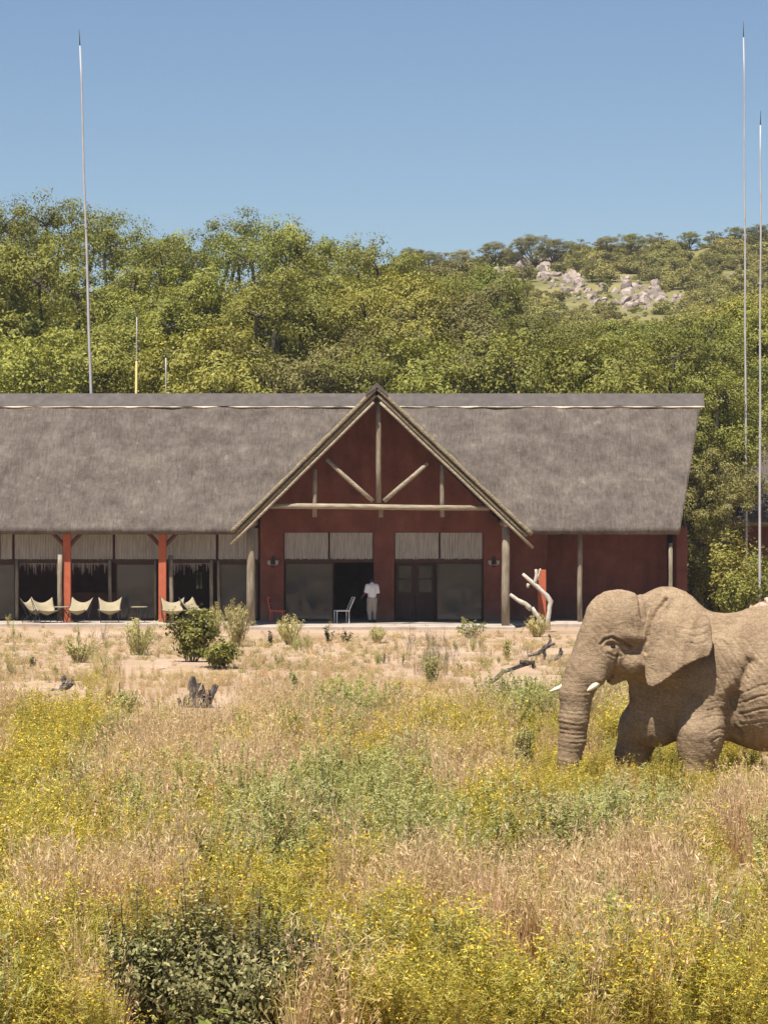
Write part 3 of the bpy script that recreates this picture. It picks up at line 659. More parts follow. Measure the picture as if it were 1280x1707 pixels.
# ------------------------------------------------------------------ aerial poles
def aerial(label, pb, pt, Y, r0, r1, zbase, yellow=None):
    a = Vector((gx(pb[0], Y), Y, zbase)); bz = gz(pb[1], Y); t = Vector((gx(pt[0], Y), Y, gz(pt[1], Y)))
    b0 = Vector((gx(pb[0], Y), Y, bz)); d = (t - b0) / (t.z - b0.z); foot = b0 - d * (bz - zbase)
    L = t.z - zbase; e = empty('aerial_pole', foot)
    P = lambda z: d * z + Vector((.02 * math.sin(z * .9), 0, 0)) * (z / L)
    zs = list(np.linspace(0, L * .972, 15)); m = MB().tube([P(z) for z in zs], [r0 + (r1 - r0) * (i / 14) for i in range(15)], n=8); m.build('mast', M['pole'], e, smooth=True)
    MB().tube([P(L * .972), P(L)], [r1 * .8, r1 * .45], n=6).build('tip', M['poledark'], e, smooth=True)
    if yellow: MB().tube([P(0), P((gz(yellow, Y) - zbase) * .5), P(gz(yellow, Y) - zbase)], r0 * 1.12, n=8).build('painted_foot', M['poleyellow'], e, smooth=True)
    for f in (.36, .66): MB().tube([P(L * f), P(L * f + .1)], (r0 + (r1 - r0) * f) * 1.35, n=8).build('joint_collar', M['pole'], e)
    return tag(e, label, 'pole', 'tall thin aerial poles')
aerial('tallest leaning white aerial pole rising behind the left roof', (152, 660), (132.5, 48), 131, .085, .034, 0)
aerial('short thin pole with a yellow lower half behind the left roof', (227, 660), (229, 514), 131, .042, .022, 0, yellow=602)
aerial('shortest pale grey pole behind the roof, left of the gable', (276, 660), (277, 584), 131, .042, .03, 0)
aerial('tall white aerial pole beyond the roof end, left of the two at the right', (1243, 720), (1239.5, 34), 134, .058, .03, .2)
aerial('white aerial pole nearest the right edge, standing behind the elephant', (1266, 1000), (1268, 184), 122, .058, .03, 0)

# ------------------------------------------------------------------ terrace furniture
def butterfly_chair(px, Y, rz, label):
    e = empty('butterfly_chair', (gx(px, Y), Y, FL), rz); e.scale = (1.15, 1.1, 1.1)
    n = 12; V = []; F = []
    # sling: two high back corners, two lower front corners; -y is the front
    for j in range(n + 1):
        for i in range(n + 1):
            u = i / n * 2 - 1; v_ = j / n                # v 0 front .. 1 back
            wdt = .40 - .07 * math.sin(v_ * math.pi); x = u * wdt
            y = -.36 + .70 * v_; zb_ = .48 + .42 * v_
            sag = (1 - u * u) ; mid = math.sin(min(1, v_ * 1.05) * math.pi)
            z = zb_ - .13 * sag * (.4 + .6 * v_) - .30 * mid * (1 - .35 * abs(u))
            z -= .07 * (1 - u * u) * (v_ > .9)
            V.append((x, y, z))
    for j in range(n):
        for i in range(n):
            q = j * (n + 1) + i; F.append((q, q + 1, q + n + 2, q + n + 1))
    m = MB().add(V, F); s_ = m.build('sling', M['canvas'], e, smooth=True); sd = s_.modifiers.new('thick', 'SOLIDIFY'); sd.thickness = .012
    f = MB()
    fl = [Vector(V[0]), Vector(V[n])]; bk = [Vector(V[n * (n + 1)]), Vector(V[n * (n + 1) + n])]
    for a, b_, y1 in ((fl[0], fl[1], .30), (bk[0], bk[1], -.30)):
        f.tube([a, Vector((a.x * .75, y1, .01)), Vector((b_.x * .75, y1, .01)), b_], .011, n=6)
    for s2 in (0, 1): f.tube([fl[s2], Vector((fl[s2].x * .9, .0, .16)), bk[s2]], .011, n=6)
    f.build('frame', M['blackmetal'], e)
    return tag(e, label, 'chair', 'butterfly chairs on the terrace')
butterfly_chair(56, 118.5, 1.15, 'cream butterfly chair seen from its side, farthest left on the terrace')
butterfly_chair(76, 118.0, .55, 'cream butterfly chair turned towards its neighbour, left of the first orange post')
butterfly_chair(131, 118.3, -.35, 'cream butterfly chair just right of the first orange post and small table')
butterfly_chair(183, 118.3, .06, 'cream butterfly chair facing forward midway between the two orange posts')
butterfly_chair(288, 118.1, .1, 'cream butterfly chair in front of the second orange post')
butterfly_chair(322, 118.4, 1.0, 'cream butterfly chair seen narrow, just above the leafy green bush')
def side_table(px, Y, label):
    e = empty('side_table', (gx(px, Y), Y, FL))
    m = MB().tube([(0, 0, .60), (0, 0, .63)], .33, n=20); m.build('top', M['timberx'], e)
    for k in range(3):
        a = k * 2.094 + .5; MB().tube([(math.cos(a) * .24, math.sin(a) * .24, 0), (math.cos(a) * .10, math.sin(a) * .10, .33), (math.cos(a) * .22, math.sin(a) * .22, .60)], .013, n=5).build('leg', M['blackmetal'], e)
    return tag(e, label, 'table', 'small round tables on the terrace')
side_table(103, 118.05, 'small round table beside the first orange post'); side_table(232, 118.1, 'small round table left of the second orange post')
def chair(name, px, Y, rz, frame, seatm, back, label, recline=.12):
    e = empty(name, (gx(px, Y), Y, FL), rz)
    # faces +x in its own frame
    for sx in (-.23, .25):
        for sy in (-.22, .22):
            MB().tube([(sx, sy, 0), (sx, sy, .46)], .018, n=6).build('leg', M[frame], e)
    MB().box(-.26, .28, -.25, .25, .46, .51).build('seat', M[seatm], e, bevel=.012)
    fr = MB()
    for sy in (-.22, .22): fr.tube([(-.24, sy, .51), (-.24 - recline, sy, 1.0)], .018, n=6)
    fr.tube([(-.24 - recline, -.22, 1.0), (-.24 - recline, .22, 1.0)], .018, n=6); fr.build('back_frame', M[frame], e)
    for k in range(4):
        z0 = .57 + .1 * k; o = -.24 - recline * (z0 - .51) / .49
        MB().box(o - .012, o + .012, -.205, .205, z0, z0 + .07).build('back_slat', M[back], e)
    return tag(e, label, 'chair')
chair('dining_chair', 462, 117.5, -.15, 'redmetal', 'redmetal', 'darkwood', 'red framed chair on the terrace by the left porch post', recline=.10)
chair('terrace_chair', 570, 117.7, math.pi + .25, 'white', 'white', 'blind', 'white seated chair with a leaning slatted back beside the standing person', recline=.22)

# ------------------------------------------------------------------ implicit bodies (one continuous skin each)
class Body:
    def __init__(s, lo, hi, h):
        s.lo = np.array(lo, float); s.h = h; n = np.ceil((np.array(hi) - s.lo) / h).astype(int) + 1
        s.D = np.full(n, .6, dtype=np.float32)
        s.ax = [(s.lo[i] + np.arange(n[i]) * h).astype(np.float32) for i in range(3)]
    def win(s, lo, hi, mg):
        sl = []
        for i in range(3):
            a = max(0, int((lo[i] - mg - s.lo[i]) / s.h)); b = min(s.D.shape[i], int((hi[i] + mg - s.lo[i]) / s.h) + 2); sl.append(slice(a, max(a + 1, b)))
        X, Y, Z = np.meshgrid(*[s.ax[i][sl[i]] for i in range(3)], indexing='ij', sparse=True)
        return tuple(sl), X, Y, Z
    def join(s, sl, d, k):
        a = s.D[sl]; hh = np.maximum(k - np.abs(a - d), 0) / k; s.D[sl] = np.minimum(a, d) - hh * hh * k * .25
    def cut(s, sl, d, k):
        a = s.D[sl]; b = -d; hh = np.maximum(k - np.abs(a - b), 0) / k; s.D[sl] = np.maximum(a, b) + hh * hh * k * .25
    def cone(s, a, b, ra, rb, k=.15, sq=1.0, ring=None):
        a = np.array(a, float); b = np.array(b, float); R_ = max(ra, rb)
        sl, X, Y, Z = s.win(np.minimum(a, b) - R_, np.maximum(a, b) + R_, k + .06)
        d = b - a; t = np.clip(((X - a[0]) * d[0] + (Y - a[1]) * d[1] + (Z - a[2]) * d[2]) / (d @ d), 0, 1)
        q = np.sqrt((X - a[0] - t * d[0]) ** 2 + ((Y - a[1] - t * d[1]) / sq) ** 2 + (Z - a[2] - t * d[2]) ** 2) - (ra + (rb - ra) * t)
        if ring is not None: q = q + ring(X, Y, Z)
        s.join(sl, q.astype(np.float32), k)
    def ell(s, c, r, k=.2, cut=False, tilt=0.0):
        c = np.array(c, float); r = np.array(r, float); m = max(r[0], r[2]) if tilt else None
        rr = r if not tilt else np.array((m, r[1], m))
        sl, X, Y, Z = s.win(c - rr, c + rr, k + .06)
        x, y, z = X - c[0], Y - c[1], Z - c[2]
        if tilt: ct, st = math.cos(tilt), math.sin(tilt); x, z = ct * x + st * z, -st * x + ct * z
        k0 = np.sqrt((x / r[0]) ** 2 + (y / r[1]) ** 2 + (z / r[2]) ** 2); k1 = np.sqrt((x / r[0] ** 2) ** 2 + (y / r[1] ** 2) ** 2 + (z / r[2] ** 2) ** 2) + 1e-6
        d = (k0 * (k0 - 1) / k1).astype(np.float32)
        (s.cut if cut else s.join)(sl, d, k)
    def mesh(s):
        D = s.D; ins = D < 0
        cs = np.zeros(tuple(n - 1 for n in D.shape), dtype=np.int8); nx, ny, nz_ = cs.shape
        for dx in (0, 1):
            for dy in (0, 1):
                for dz in (0, 1): cs += ins[dx:dx + nx, dy:dy + ny, dz:dz + nz_]
        act = (cs > 0) & (cs < 8); I = np.argwhere(act); idx = np.full(cs.shape, -1, dtype=np.int32); idx[act] = np.arange(len(I))
        P = np.zeros((len(I), 3)); cnt = np.zeros(len(I))
        cor = [(a, b, c) for a in (0, 1) for b in (0, 1) for c in (0, 1)]
        for a in cor:
            for ax in range(3):
                if a[ax] == 0:
                    b = list(a); b[ax] = 1
                    va = D[tuple((I + a).T)]; vb = D[tuple((I + b).T)]; x = (va < 0) != (vb < 0)
                    t = np.where(x, va / np.where(x, va - vb, 1), 0); p = np.array(a, float)[None] + t[:, None] * (np.array(b) - np.array(a))[None]
                    P += np.where(x[:, None], p, 0); cnt += x
        V = s.lo + (I + P / cnt[:, None]) * s.h
        Fs = []
        for ax in range(3):
            o1, o2 = [i for i in range(3) if i != ax]
            sa = [slice(None)] * 3; sb = [slice(None)] * 3; sa[ax] = slice(0, -1); sb[ax] = slice(1, None)
            A = ins[tuple(sa)]; B = ins[tuple(sb)]; E = np.argwhere(A != B); ia = A[tuple(E.T)]
            ok = (E[:, o1] > 0) & (E[:, o2] > 0) & (E[:, o1] < cs.shape[o1]) & (E[:, o2] < cs.shape[o2]); E = E[ok]; ia = ia[ok]
            def g(d1, d2):
                q = E.copy(); q[:, o1] -= d1; q[:, o2] -= d2; return idx[tuple(q.T)]
            f = np.stack([g(1, 1), g(0, 1), g(0, 0), g(1, 0)], 1)
            flip = ia if ax != 1 else ~ia
            f[~flip] = f[~flip][:, ::-1]; Fs.append(f)
        return V, np.concatenate(Fs)

def skin_mat():
    m, nt, p, o = new_mat('elephant_skin'); L = nt.links.new
    tc = N(nt, 'ShaderNodeTexCoord')
    n1 = N(nt, 'ShaderNodeTexNoise', Scale=1.7, Detail=9.0, Roughness=.65); L(tc.outputs['Object'], n1.inputs[0])
    r1 = ramp(nt, [(.3, (.20, .138, .087)), (.5, (.29, .208, .132)), (.7, (.375, .278, .18))]); L(n1.outputs[0], r1.inputs[0])
    mp = N(nt, 'ShaderNodeMapping'); mp.inputs['Scale'].default_value = (1.0, 1.0, 1.35); mp.inputs['Rotation'].default_value = (0, R(28), 0); L(tc.outputs['Object'], mp.inputs[0])
    mp2 = N(nt, 'ShaderNodeMapping'); mp2.inputs['Scale'].default_value = (.6, .8, 3.2); mp2.inputs['Rotation'].default_value = (0, R(-35), 0); L(tc.outputs['Object'], mp2.inputs[0])
    v1 = N(nt, 'ShaderNodeTexVoronoi', Scale=10.0, feature='DISTANCE_TO_EDGE'); 
    nd = N(nt, 'ShaderNodeTexNoise', Scale=6.0, Detail=4.0); L(mp.outputs[0], nd.inputs[0])
    ad = N(nt, 'ShaderNodeMixRGB', blend_type='ADD'); ad.inputs[0].default_value = .35; L(mp.outputs[0], ad.inputs[1]); L(nd.outputs['Color'], ad.inputs[2]); L(ad.outputs[0], v1.inputs['Vector'])
    n2 = N(nt, 'ShaderNodeTexNoise', Scale=9.0, Detail=3.0, Roughness=.5); L(mp2.outputs[0], n2.inputs[0])
    rv = ramp(nt, [(0, (.48, .45, .43)), (.05, (.80, .79, .78)), (.14, (1, 1, 1))]); L(v1.outputs['Distance'], rv.inputs[0])
    mx = N(nt, 'ShaderNodeMixRGB', blend_type='MULTIPLY'); mx.inputs[0].default_value = .6; L(r1.outputs[0], mx.inputs[1]); L(rv.outputs[0], mx.inputs[2]); 
    fin = mx.outputs[0]
    for mpx, sc, wt in ((mp2, 4.0, .26), (mp2, 8.0, .2)):
        nn = N(nt, 'ShaderNodeTexNoise', Scale=sc, Detail=3.0, Roughness=.55, Distortion=.6); L(mpx.outputs[0], nn.inputs[0])
        rr = ramp(nt, [(.455, (1, 1, 1)), (.495, (.50, .46, .43)), (.535, (1, 1, 1))]); L(nn.outputs[0], rr.inputs[0])
        m2 = N(nt, 'ShaderNodeMixRGB', blend_type='MULTIPLY'); m2.inputs[0].default_value = wt; L(fin, m2.inputs[1]); L(rr.outputs[0], m2.inputs[2]); fin = m2.outputs[0]
    L(fin, p.inputs['Base Color'])
    b1 = N(nt, 'ShaderNodeBump', Strength=.35, Distance=.02); L(rv.outputs[0], b1.inputs['Height'])
    b2 = N(nt, 'ShaderNodeBump', Strength=.5, Distance=.02); L(n2.outputs[0], b2.inputs['Height']); L(b1.outputs[0], b2.inputs['Normal']); L(b2.outputs[0], p.inputs['Normal'])
    p.inputs['Roughness'].default_value = .88; p.inputs['Specular IOR Level'].default_value = .15
    return m
M['elephant'] = skin_mat()

EY = 51.0; ES = FPX / EY; EGZ = gy(1321) and 1321.0
def ep(px, py, y=0.0): return ((px - 1080.0) / ES, y, (EGZ - py) / ES)
def hp(px, py, y=0.0): return ep(px, py, y - .34 * max(0.0, (1105.0 - px) / ES))     # the head is turned towards the viewer
B = Body((-1.8, -1.25, -.05), (4.75, 1.25, 3.62), .021)
def rings(X, Y, Z):
    zz = Z + .10 * (X + 1.2) + .015 * np.sin(X * 9 + Y * 7) + .01 * np.sin(Z * 13)
    f = np.clip((2.05 - Z) / .35, 0, 1) * np.clip((Z - .2) / .3, .3, 1)
    return f * (.65 + .35 * np.sin(Z * 6.3 + X * 4)) * (.0085 * np.sin(zz * 2 * np.pi / .078) + .006 * np.sin(zz * 2 * np.pi / .053 + 1.3 + X * 3))
# trunk: hangs straight from the face
T = [(992, 1075, 0, .36), (972, 1115, 0, .315), (957, 1155, 0, .265), (953, 1195, 0, .243), (951, 1230, 0, .225), (945, 1265, 0, .19), (941, 1292, 0, .155), (944, 1309, -.02, .115)]
for (a, b_) in zip(T[:-1], T[1:]): B.cone(hp(*a[:3]), hp(*b_[:3]), a[3], b_[3], k=.06, ring=rings)
# head: dome, brow, cheeks, tusk sockets, jaw
B.ell(hp(1033, 1040, 0), (.50, .46, .585), k=.18)
B.ell(hp(1010, 1042, -.02), (.40, .40, .52), k=.2)
B.ell(hp(1020, 1092, -.02), (.36, .42, .34), k=.16)
for sy in (-1, 1):
    B.cone(hp(1004, 1085, sy * .25), hp(992, 1127, sy * .27), .17, .12, k=.14)
    B.ell(hp(1038, 1056, sy * .40), (.26, .14, .11), k=.10, tilt=-.25)              # brow
    B.ell(hp(1048, 1104, sy * .36), (.19, .15, .17), k=.10)                       # jaw muscle
    B.ell(hp(1046, 1081, sy * .63), (.17, .15, .065), k=.16, cut=True); B.ell(ep(1070, 1098, sy * .36), (.14, .20, .26), k=.12)            # hollow behind the eye; neck filler added to keep sun off the chest
    B.ell(hp(1014, 1071, sy * .50), (.12, .10, .05), k=.06, cut=True)             # eye socket
    B.ell(hp(1017, 1077, sy * .40), (.055, .05, .045), k=.04)
B.cone(hp(1052, 1112, 0), hp(1019, 1132, 0), .17, .085, k=.12)
# neck, nape and chest
B.ell(ep(1112, 1040, 0), (.62, .47, .63), k=.25)
B.cone(ep(1070, 1075, -.08), ep(1160, 1110, 0), .42, .60, k=.3)
B.cone(ep(1098, 1120, 0), ep(1095, 1200, 0), .52, .46, k=.2, sq=.56)
# trunk of the body
B.ell(ep(1170, 1128, 0), (.78, .62, 1.08), k=.3)
B.ell(ep(1298, 1127, 0), (1.65, .88, 1.20), k=.3)
B.ell(ep(1400, 1112, 0), (1.05, .80, 1.13), k=.3)
B.ell(ep(1285, 1168, 0), (.95, .86, .80), k=.25)
# legs
def leg(pts, k=.14):
    for a, b_ in zip(pts[:-1], pts[1:]): B.cone(ep(*a[:3]), ep(*b_[:3]), a[3], b_[3], k=k)
leg([(1155, 1130, -.26, .36), (1165, 1185, -.34, .36), (1163, 1222, -.46, .37), (1160, 1245, -.46, .32), (1158, 1285, -.46, .255), (1157, 1318, -.46, .26)])
leg([(1110, 1150, .36, .40), (1072, 1215, .40, .36), (1058, 1262, .42, .28), (1053, 1318, .42, .26)])
leg([(1425, 1130, -.42, .62), (1412, 1210, -.46, .42), (1428, 1262, -.46, .28), (1422, 1318, -.46, .27)], k=.2)
leg([(1385, 1130, .42, .62), (1330, 1215, .46, .40), (1322, 1262, .46, .28), (1312, 1318, .46, .27)], k=.2)
B.ell(ep(1190, 1215, -.62), (.16, .14, .28), k=.12, tilt=.2)                     # elbow
# deep crease between foreleg and belly, and the fold above it
for (a, b_, r) in (((1240, 1100, -.84), (1216, 1160, -.88), .06), ((1216, 1160, -.86), (1213, 1240, -.80), .14)):
    a = np.array(ep(*a)); b2 = np.array(ep(*b_)); sl, X, Y, Z = B.win(np.minimum(a, b2) - r, np.maximum(a, b2) + r, .25)
    d = b2 - a; t = np.clip(((X - a[0]) * d[0] + (Y - a[1]) * d[1] + (Z - a[2]) * d[2]) / (d @ d), 0, 1)
    B.cut(sl, (np.sqrt((X - a[0] - t * d[0]) ** 2 + ((Y - a[1] - t * d[1]) * .45) ** 2 + (Z - a[2] - t * d[2]) ** 2) - r).astype(np.float32), .14)
# tail
B.cone(ep(1502, 1075, 0), ep(1516, 1180, 0), .09, .05, k=.1); B.cone(ep(1516, 1180, 0), ep(1512, 1260, 0), .05, .035, k=.05)
# ears: curved sheets that lie on the shoulder above and stand off below
EAR = [(1078, 1012), (1088, 994), (1112, 983), (1144, 988), (1168, 1010), (1180, 1042), (1180, 1072), (1173, 1090), (1152, 1097), (1130, 1106), (1110, 1122), (1093, 1136), (1080, 1143), (1071, 1139), (1067, 1122), (1067, 1090), (1070, 1055), (1074, 1032)]
EP = np.array([ep(a, b_)[::2] for a, b_ in EAR])
def ear(sy, dx=0.0):
    lo = EP.min(0); hi = EP.max(0)
    sl, X, Y, Z = B.win((lo[0] + dx, -1.3 if sy < 0 else .3, lo[1]), (hi[0] + dx, -.3 if sy < 0 else 1.3, hi[1]), .12)
    x, z = np.broadcast_arrays(X[:, 0, :] - dx, Z[:, 0, :])
    d2 = np.full(x.shape, 1e9); ins = np.zeros(x.shape, bool); n = len(EP)
    for i in range(n):
        a = EP[i]; b_ = EP[(i + 1) % n]; e = b_ - a; t = np.clip(((x - a[0]) * e[0] + (z - a[1]) * e[1]) / (e @ e), 0, 1)
        d2 = np.minimum(d2, (x - a[0] - t * e[0]) ** 2 + (z - a[1] - t * e[1]) ** 2)
        c = ((a[1] > z) != (b_[1] > z)) & (x < (b_[0] - a[0]) * (z - a[1]) / (b_[1] - a[1] + 1e-12) + a[0]); ins ^= c
    sd = np.sqrt(d2) * np.where(ins, -1, 1)
    zt_ = (1321 - 1000) / ES; zl = (1321 - 1143) / ES
    f = np.clip((zt_ - z) / (zt_ - zl), 0, 1); f1 = np.clip(((1321 - 982) / ES - z) / .55, 0, 1); u = (x - EP[:, 0].min()) / (EP[:, 0].max() - EP[:, 0].min())
    off = .20 + .37 * np.sqrt(f1) + f * (.15 + .40 * np.clip(u * 2.0, 0, 1)) + .08 * np.sin(np.clip(u, 0, 1) * 2.6) + .018 * np.sin(z * 11 + x * 6) * np.clip(1.2 * u, 0, 1) + .012 * np.sin(x * 23 - z * 9)
    off = off - .16 * np.exp(-((x - EP[:, 0].min()) / .10) ** 2) * (1 - f)
    yy = sy * off
    th = .025
    dy = np.abs(Y - yy[:, None, :]) * .85 - th
    q = np.maximum(np.broadcast_to(sd[:, None, :], dy.shape) + .02, dy)
    B.join(sl, q.astype(np.float32), .05)
ear(-1); ear(1, -.05)
V, F = B.mesh()
# loose skin: directional wrinkles on shoulder, flank and legs, finer ones all over
me = np_mesh('elephant', V, F, smooth=True)
nr = np.zeros(len(V) * 3, dtype=np.float32); me.vertices.foreach_get('normal', nr); nr = nr.reshape(-1, 3)
disp = np.zeros(len(V))
for i, (x, y, z) in enumerate(V):
    if x > 2.6: continue
    wv = mnoise.noise(Vector((x * 3, y * 3, z * 3)))
    s1 = mnoise.noise(Vector((x * 7 + z * 5.5, y * 3, (z * 3 - x * 3.0))))          # slanting folds
    s2 = mnoise.noise(Vector((x * 11, y * 9, z * 15)))
    a = .006 + .010 * max(0, min(1, (x - .7) / .5)) * max(0, min(1, (2.4 - z) / .5))
    s3 = mnoise.noise(Vector((x * 16 + z * 16, y * 4, (z - x) * 5)))
    disp[i] = a * (1 - 2.2 * abs(s1)) + .003 * s2 + .012 * wv - .009 * abs(s3)
V2 = V + nr * disp[:, None]
# the named folds of the near side: polylines in side view, each a shallow groove with raised lips
FOLDS = [([(1106, 998), (1092, 1014), (1081, 1031), (1075, 1052), (1071, 1085)], .055, .026), ([(996, 1070), (1003, 1062), (1015, 1059), (1030, 1066), (1046, 1076)], .045, .020), ([(1006, 1084), (1018, 1090), (1031, 1090)], .022, .016),
         ([(1024, 1088), (1021, 1108), (1017, 1126)], .03, .022), ([(1011, 1131), (1026, 1122), (1040, 1118)], .022, .018), ([(1040, 1000), (1049, 1022), (1052, 1042)], .012, .03), ([(1060, 985), (1062, 1010), (1066, 1030)], .02, .025),
         ([(1000, 1040), (1010, 1050), (1012, 1058)], .010, .02), ([(985, 1062), (993, 1075), (1000, 1085)], .012, .02), ([(1185, 1072), (1205, 1108), (1224, 1142)], .022, .016), ([(1200, 1066), (1220, 1100), (1238, 1128)], .020, .016),
         ([(1216, 1062), (1236, 1094), (1254, 1118)], .018, .016), ([(1170, 1100), (1190, 1130), (1206, 1158)], .016, .015), ([(1232, 1060), (1254, 1090), (1272, 1108)], .016, .015), ([(1178, 1084), (1198, 1120), (1214, 1150)], .014, .013),
         ([(1172, 1168), (1188, 1163), (1206, 1166)], .014, .012), ([(1170, 1180), (1188, 1175), (1207, 1178)], .014, .012), ([(1164, 1192), (1184, 1188), (1206, 1190)], .012, .012), ([(1172, 1216), (1190, 1208), (1203, 1212)], .016, .013),
         ([(1176, 1230), (1190, 1222), (1203, 1224)], .016, .013), ([(1180, 1243), (1192, 1236), (1202, 1238)], .016, .013), ([(1226, 1168), (1252, 1156), (1282, 1150)], .018, .018), ([(1226, 1186), (1256, 1176), (1290, 1172)], .016, .018),
         ([(1230, 1150), (1256, 1138), (1284, 1132)], .014, .016), ([(1228, 1202), (1262, 1196), (1296, 1194)], .014, .018), ([(1130, 1052), (1148, 1058), (1168, 1052)], .010, .020), ([(1136, 1066), (1152, 1071), (1170, 1064)], .010, .018), ([(1122, 1044), (1145, 1046), (1170, 1040)], .008, .018)]
near = nr[:, 1] < .25
for pl, dep, sg in FOLDS:
    Q = [np.array(ep(*p))[[0, 2]] for p in pl]; dm = np.full(len(V2), 9.0)
    for a, b_ in zip(Q[:-1], Q[1:]):
        e = b_ - a; t = np.clip(((V[:, 0] - a[0]) * e[0] + (V[:, 2] - a[1]) * e[1]) / (e @ e), 0, 1); dm = np.minimum(dm, np.hypot(V[:, 0] - a[0] - t * e[0], V[:, 2] - a[1] - t * e[1]))
    g = np.where(near, -dep * np.exp(-(dm / sg) ** 2) + .35 * dep * np.exp(-((dm - 2.0 * sg) / sg) ** 2), 0); V2 = V2 + nr * g[:, None]
me.vertices.foreach_set('co', V2.astype(np.float32).ravel()); me.update()
ele = tag(link('elephant', me, M['elephant'], None, (gx(1080, EY), EY, 0)), 'large tan elephant with short white tusks walking left through yellow flowering herbs', 'elephant')
def tusk(a, b_, c, r):
    P = [Vector(hp(*a)), Vector(hp(*b_)), Vector(hp(*c))]; m = MB().tube([P[0], P[0].lerp(P[1], .5), P[1], P[1].lerp(P[2], .6), P[2]], [r, r * .98, r * .88, r * .62, r * .16], n=12)
    m.build('tusk', M['ivory'], ele, smooth=True)
tusk((1003, 1122, -.27), (987, 1138, -.33), (973, 1147, -.36), .062); tusk((985, 1125, .27), (944, 1141, .33), (914, 1151, .36), .060)
from mathutils.bvhtree import BVHTree
bvh = BVHTree.FromPolygons([tuple(v) for v in V2], [tuple(f) for f in F.tolist()])
for sy in (-1, 1):
    q = hp(1016, 1075, 0); hit = bvh.ray_cast(Vector((q[0], q[1] + sy * 2, q[2])), Vector((0, -sy, 0)))[0]; q = hit if hit else Vector(q)
    m = MB().tube([q + Vector((0, -sy * .03, 0)), q + Vector((0, sy * .006, 0)), q + Vector((0, sy * .016, 0))], [.048, .04, .016], n=12); m.build('eye', M['eye'], ele, smooth=True)

